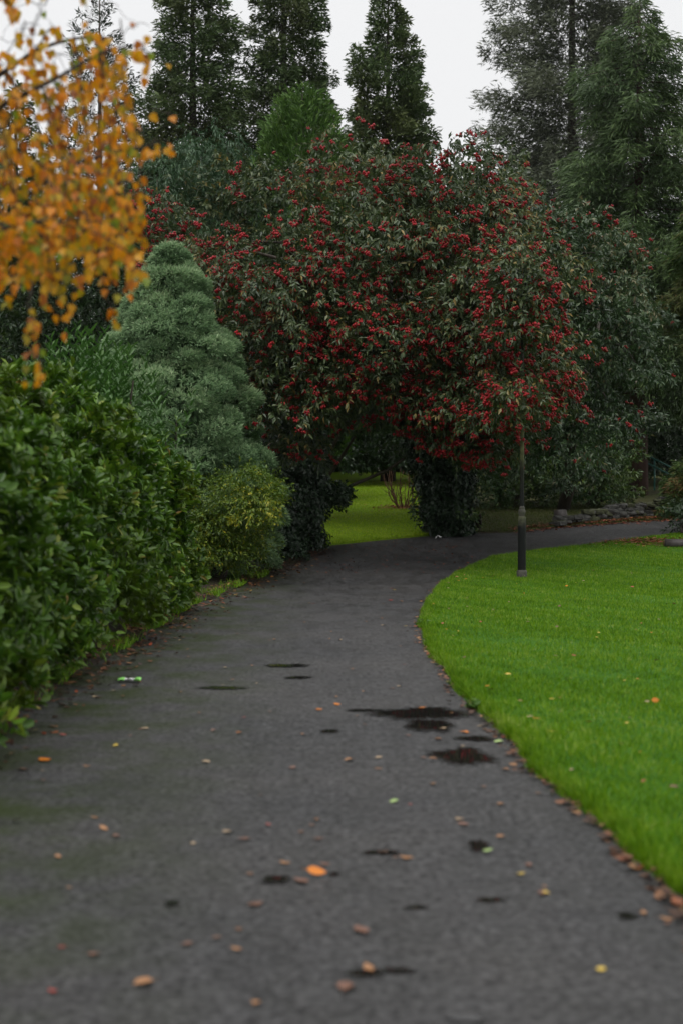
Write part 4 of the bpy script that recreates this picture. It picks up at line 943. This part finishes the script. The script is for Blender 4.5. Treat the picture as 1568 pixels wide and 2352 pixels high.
fallen(1145, 1706, 'green', .08, 'pale green leaf by the lawn edge near the largest puddle')
fallen(732, 1631, 'orange', .07, 'orange leaf on the path, left of the orange pair'); fallen(773, 1619, 'orange', .07, 'orange leaf on the path, right of the orange pair')
for x, y, c, s in [(415, 1471, 'pale', .06), (365, 1498, 'tan', .06), (435, 1510, 'tan', .06), (520, 1535, 'pale', .07), (533, 1563, 'tan', .05), (262, 1588, 'pale', .06), (218, 1602, 'pale', .09), (781, 1471, 'pale', .09), (808, 1538, 'tan', .06),
                   (917, 1578, 'pale', .07), (333, 1675, 'pale', .07), (548, 1684, 'orange', .055), (490, 1680, 'pink', .06), (266, 1714, 'yellow', .08), (198, 1762, 'tan', .06), (473, 1752, 'pale', .09), (800, 1748, 'tan', .08), (868, 1742, 'pale', .06),
                   (868, 1768, 'tan', .06), (673, 1765, 'pink', .07), (993, 1803, 'tan', .06), (1057, 1884, 'pale', .075), (1063, 1896, 'pink', .08), (1150, 1850, 'tan', .06), (525, 1913, 'pale', .075), (240, 1906, 'tan', .08), (267, 1922, 'pink', .06),
                   (560, 1930, 'pink', .08), (730, 1930, 'pink', .07), (1148, 1925, 'tan', .06), (655, 1985, 'tan', .07), (745, 1988, 'pink', .06), (930, 1973, 'tan', .085), (880, 1960, 'brown', .07), (135, 1971, 'tan', .06), (589, 2080, 'pink', .09),
                   (827, 2139, 'pink', .11), (430, 2172, 'pink', .06), (541, 2183, 'tan', .055), (217, 2195, 'pink', .06), (330, 2262, 'tan', .1), (795, 2270, 'pink', .11), (590, 2308, 'tan', .05), (1477, 2100, 'tan', .06), (1245, 2055, 'pink', .08),
                   (1197, 2010, 'yellow', .06), (1213, 1990, 'pink', .06), (900, 1352, 'red', .1), (905, 1356, 'yellow', .1), (921, 1382, 'tan', .06), (897, 1380, 'red', .09), (875, 1421, 'tan', .06), (880, 1437, 'pale', .08), (935, 1450, 'tan', .06), (720, 1387, 'red', .1),
                   (710, 1386, 'yellow', .07), (985, 1412, 'pale', .08), (980, 1497, 'pale', .1), (1015, 1675, 'pale', .08), (1038, 1640, 'tan', .05), (905, 1843, 'green', .07), (1160, 1770, 'tan', .07), (1260, 1803, 'pale', .08), (560, 1650, 'red', .04),
                   (145, 1690, 'red', .06), (60, 1720, 'brown', .06), (1005, 1700, 'tan', .08), (1060, 1716, 'pale', .06), (630, 1470, 'tan', .05), (700, 1430, 'tan', .05), (545, 1457, 'brown', .06), (575, 2010, 'brown', .05), (1380, 2230, 'yellow', .05),
                   (120, 2280, 'red', .05), (145, 2180, 'red', .04), (1530, 2115, 'tan', .07), (1035, 1440, 'tan', .06), (760, 1452, 'tan', .04), (835, 1590, 'tan', .05), (1100, 1670, 'pale', .06), (1255, 2055, 'yellow', .05)]:
    fallen(x, y, c, s)
for i in range(60):
    Y = 5 + 24 * rng.random() ** 1.4; X = rng.uniform(float(verge_edge(Y)) + .15, float(lawn_edge(Y)) - .1)
    x, y = 784 + X / Y * FPX, 1124 + (CAM_H - float(gz(Y))) / Y * FPX
    fallen(x, y, str(rng.choice(['tan', 'pink', 'pale', 'brown', 'red', 'tan'])), rng.uniform(.025, .055))
fallen(1505, 1632, 'orange', .07, 'upright orange leaf standing in the lawn grass at right', up=1.2, lift=.075, rz=.2)
fallen(1270, 1717, 'yellow', .07, 'bright yellow leaf in the grass near the lawn edge', lift=.1)
fallen(1232, 1685, 'orange', .08, 'orange-brown leaf in the grass above the yellow leaf', lift=.1)
for i in range(120):
    Y = 6 + 20 * rng.random() ** 1.2; X = float(lawn_edge(Y)) + rng.uniform(.05, 4) * rng.random() ** .6
    if X > .235 * Y: continue
    x, y = 784 + X / Y * FPX, 1124 + (CAM_H - float(gz(Y))) / Y * FPX
    fallen(x, y, str(rng.choice(['tan', 'orange', 'red', 'yellow', 'brown', 'pale', 'pink'])), rng.uniform(.035, .075), where='mown lawn', lift=.112, up=rng.normal(0, .25))
for i in range(70):
    X = rng.uniform(-1.2, 2.6); Y = rng.uniform(33.5, 58); 
    if Y < far_edge(X): continue
    x, y = 784 + X / Y * FPX, 1124 + (CAM_H - float(gz(Y))) / Y * FPX
    fallen(x, y, str(rng.choice(['pale', 'tan', 'red', 'pink', 'pale', 'yellow'])), rng.uniform(.06, .13), where='sloping far lawn', lift=.13)

# litter wrapper and scrap of paper
def wrapper():
    p = ground(298, 1567); o = empty('litter_wrapper', p, 'flattened green and white wrapper lying on the path by the hedge', 'wrapper')
    nx, ny = 15, 6; u, v = np.meshgrid(np.linspace(-.5, .5, nx), np.linspace(-.5, .5, ny), indexing='ij')
    z = .012 + .01 * np.abs(np.sin(u * 9 + v * 3)) + .006 * np.sin(v * 11 + u * 5) + .012 * (np.abs(v) > .3)
    V = np.stack([u * .19, v * .085 * (1 + .15 * np.sin(u * 8)), z], -1)
    i = np.arange(nx * ny).reshape(nx, ny); F = np.stack([i[:-1, :-1], i[1:, :-1], i[1:, 1:], i[:-1, 1:]], -1)
    wm = plain_mat('white_foil', (.8, .8, .8), .3, .5, .04); gm = plain_mat('green_foil', (.28, .72, .16), .3, .5, .1)
    for nm, a, b_, mt in (('green_end', 0, 4, gm), ('white_middle', 4, 10, wm), ('green_end', 10, 14, gm)):
        me = np_mesh(nm, V.reshape(-1, 3), F[a:b_].reshape(-1, 4)); q = link(nm, me, o, mt); sm = q.modifiers.new('thickness', 'SOLIDIFY'); sm.thickness = .0015
wrapper()
p = ground(1006, 1238); nx = 6; u, v = np.meshgrid(np.linspace(-.5, .5, nx), np.linspace(-.5, .5, nx), indexing='ij')
V = np.stack([u * .14, v * .12, .08 - .3 * np.abs(u) * .3 + .03 * np.sin(u * 9) * np.cos(v * 7)], -1); V[..., 2] -= V[..., 2].min() - .006
i = np.arange(nx * nx).reshape(nx, nx); F = np.stack([i[:-1, :-1], i[1:, :-1], i[1:, 1:], i[:-1, 1:]], -1).reshape(-1, 4)
o = link('paper_scrap', np_mesh('paper_scrap', V.reshape(-1, 3), F), None, plain_mat('white_paper', (.75, .75, .74), .7, .3, .05)); o.location = p
sm = o.modifiers.new('thickness', 'SOLIDIFY'); sm.thickness = .002
tag(o, 'small white scrap of paper on the path below the right ivy trunk', 'paper')

# weeds at the verge
def weed(x, y, n, size, h, label):
    b_ = ground(x, y); o = empty('weed', b_, label, 'weed'); P, A, N = [], [], []
    for i in range(n):
        a = rng.uniform(0, 6.28); d = nrm(np.array([math.cos(a) * .7, math.sin(a) * .7, rng.uniform(.4, 1.2)])); l = h * rng.uniform(.4, 1)
        for j in range(5):
            s = nrm(np.cross(d, UP)) * (1 if j % 2 else -1); P.append(d * l * (.35 + .65 * j / 4)); A.append(nrm(s + d * .7)); N.append(nrm(UP + rng.normal(0, .3, 3)))
    P, A, N = map(np.array, (P, A, N)); V, F, q = leaves(P, A, N, size * rng.uniform(.7, 1.2, len(P)), size * .55, rng.random(len(P)), LEAF)
    tag(link('leaves', np_mesh('leaves', V, F, q), o, M['weed']), kind='stuff')
weed(392, 1400, 34, .07, .34, 'leafy weed at the hedge end beside the mossy path edge'); weed(440, 1340, 40, .07, .32, 'low ferny weed under the left side of the yellow-green shrub')
weed(480, 1322, 30, .07, .25, 'low weed in front of the yellow-green shrub'); weed(540, 1335, 24, .06, .2, 'small weed at the verge right of the yellow-green shrub')
weed(610, 1300, 26, .06, .22, 'small dark weed between the yellow-green shrub and ivy trunk'); weed(120, 1575, 26, .06, .25, 'weed growing from the verge under the nearest hedge shrub')
weed(1085, 1632, 16, .045, .1, 'small weed on the lawn edge beside the largest puddle'); weed(975, 1440, 18, .05, .12, 'small weed at the narrowest point of the lawn edge')

# ------------------------------------------------------------------ misty air
def haze():
    V = np.array([[x, y, z] for x in (-520, 520) for y in (-420, 720) for z in (-2.0, 48.0)], float)
    F = np.array([[0, 1, 3, 2], [4, 6, 7, 5], [0, 4, 5, 1], [2, 3, 7, 6], [0, 2, 6, 4], [1, 5, 7, 3]])
    m = bpy.data.materials.new('misty_air'); m.use_nodes = True; t = m.node_tree; t.nodes.clear()
    out = t.nodes.new('ShaderNodeOutputMaterial'); v = t.nodes.new('ShaderNodeVolumePrincipled')
    v.inputs['Color'].default_value = (.93, .94, .96, 1); v.inputs['Density'].default_value = .0001; v.inputs['Anisotropy'].default_value = .2
    t.links.new(v.outputs[0], out.inputs['Volume'])
    o = link('haze', np_mesh('haze', V, F), None, m); tag(o, 'thin pale mist filling the air of the park', 'mist', kind='stuff')
haze()
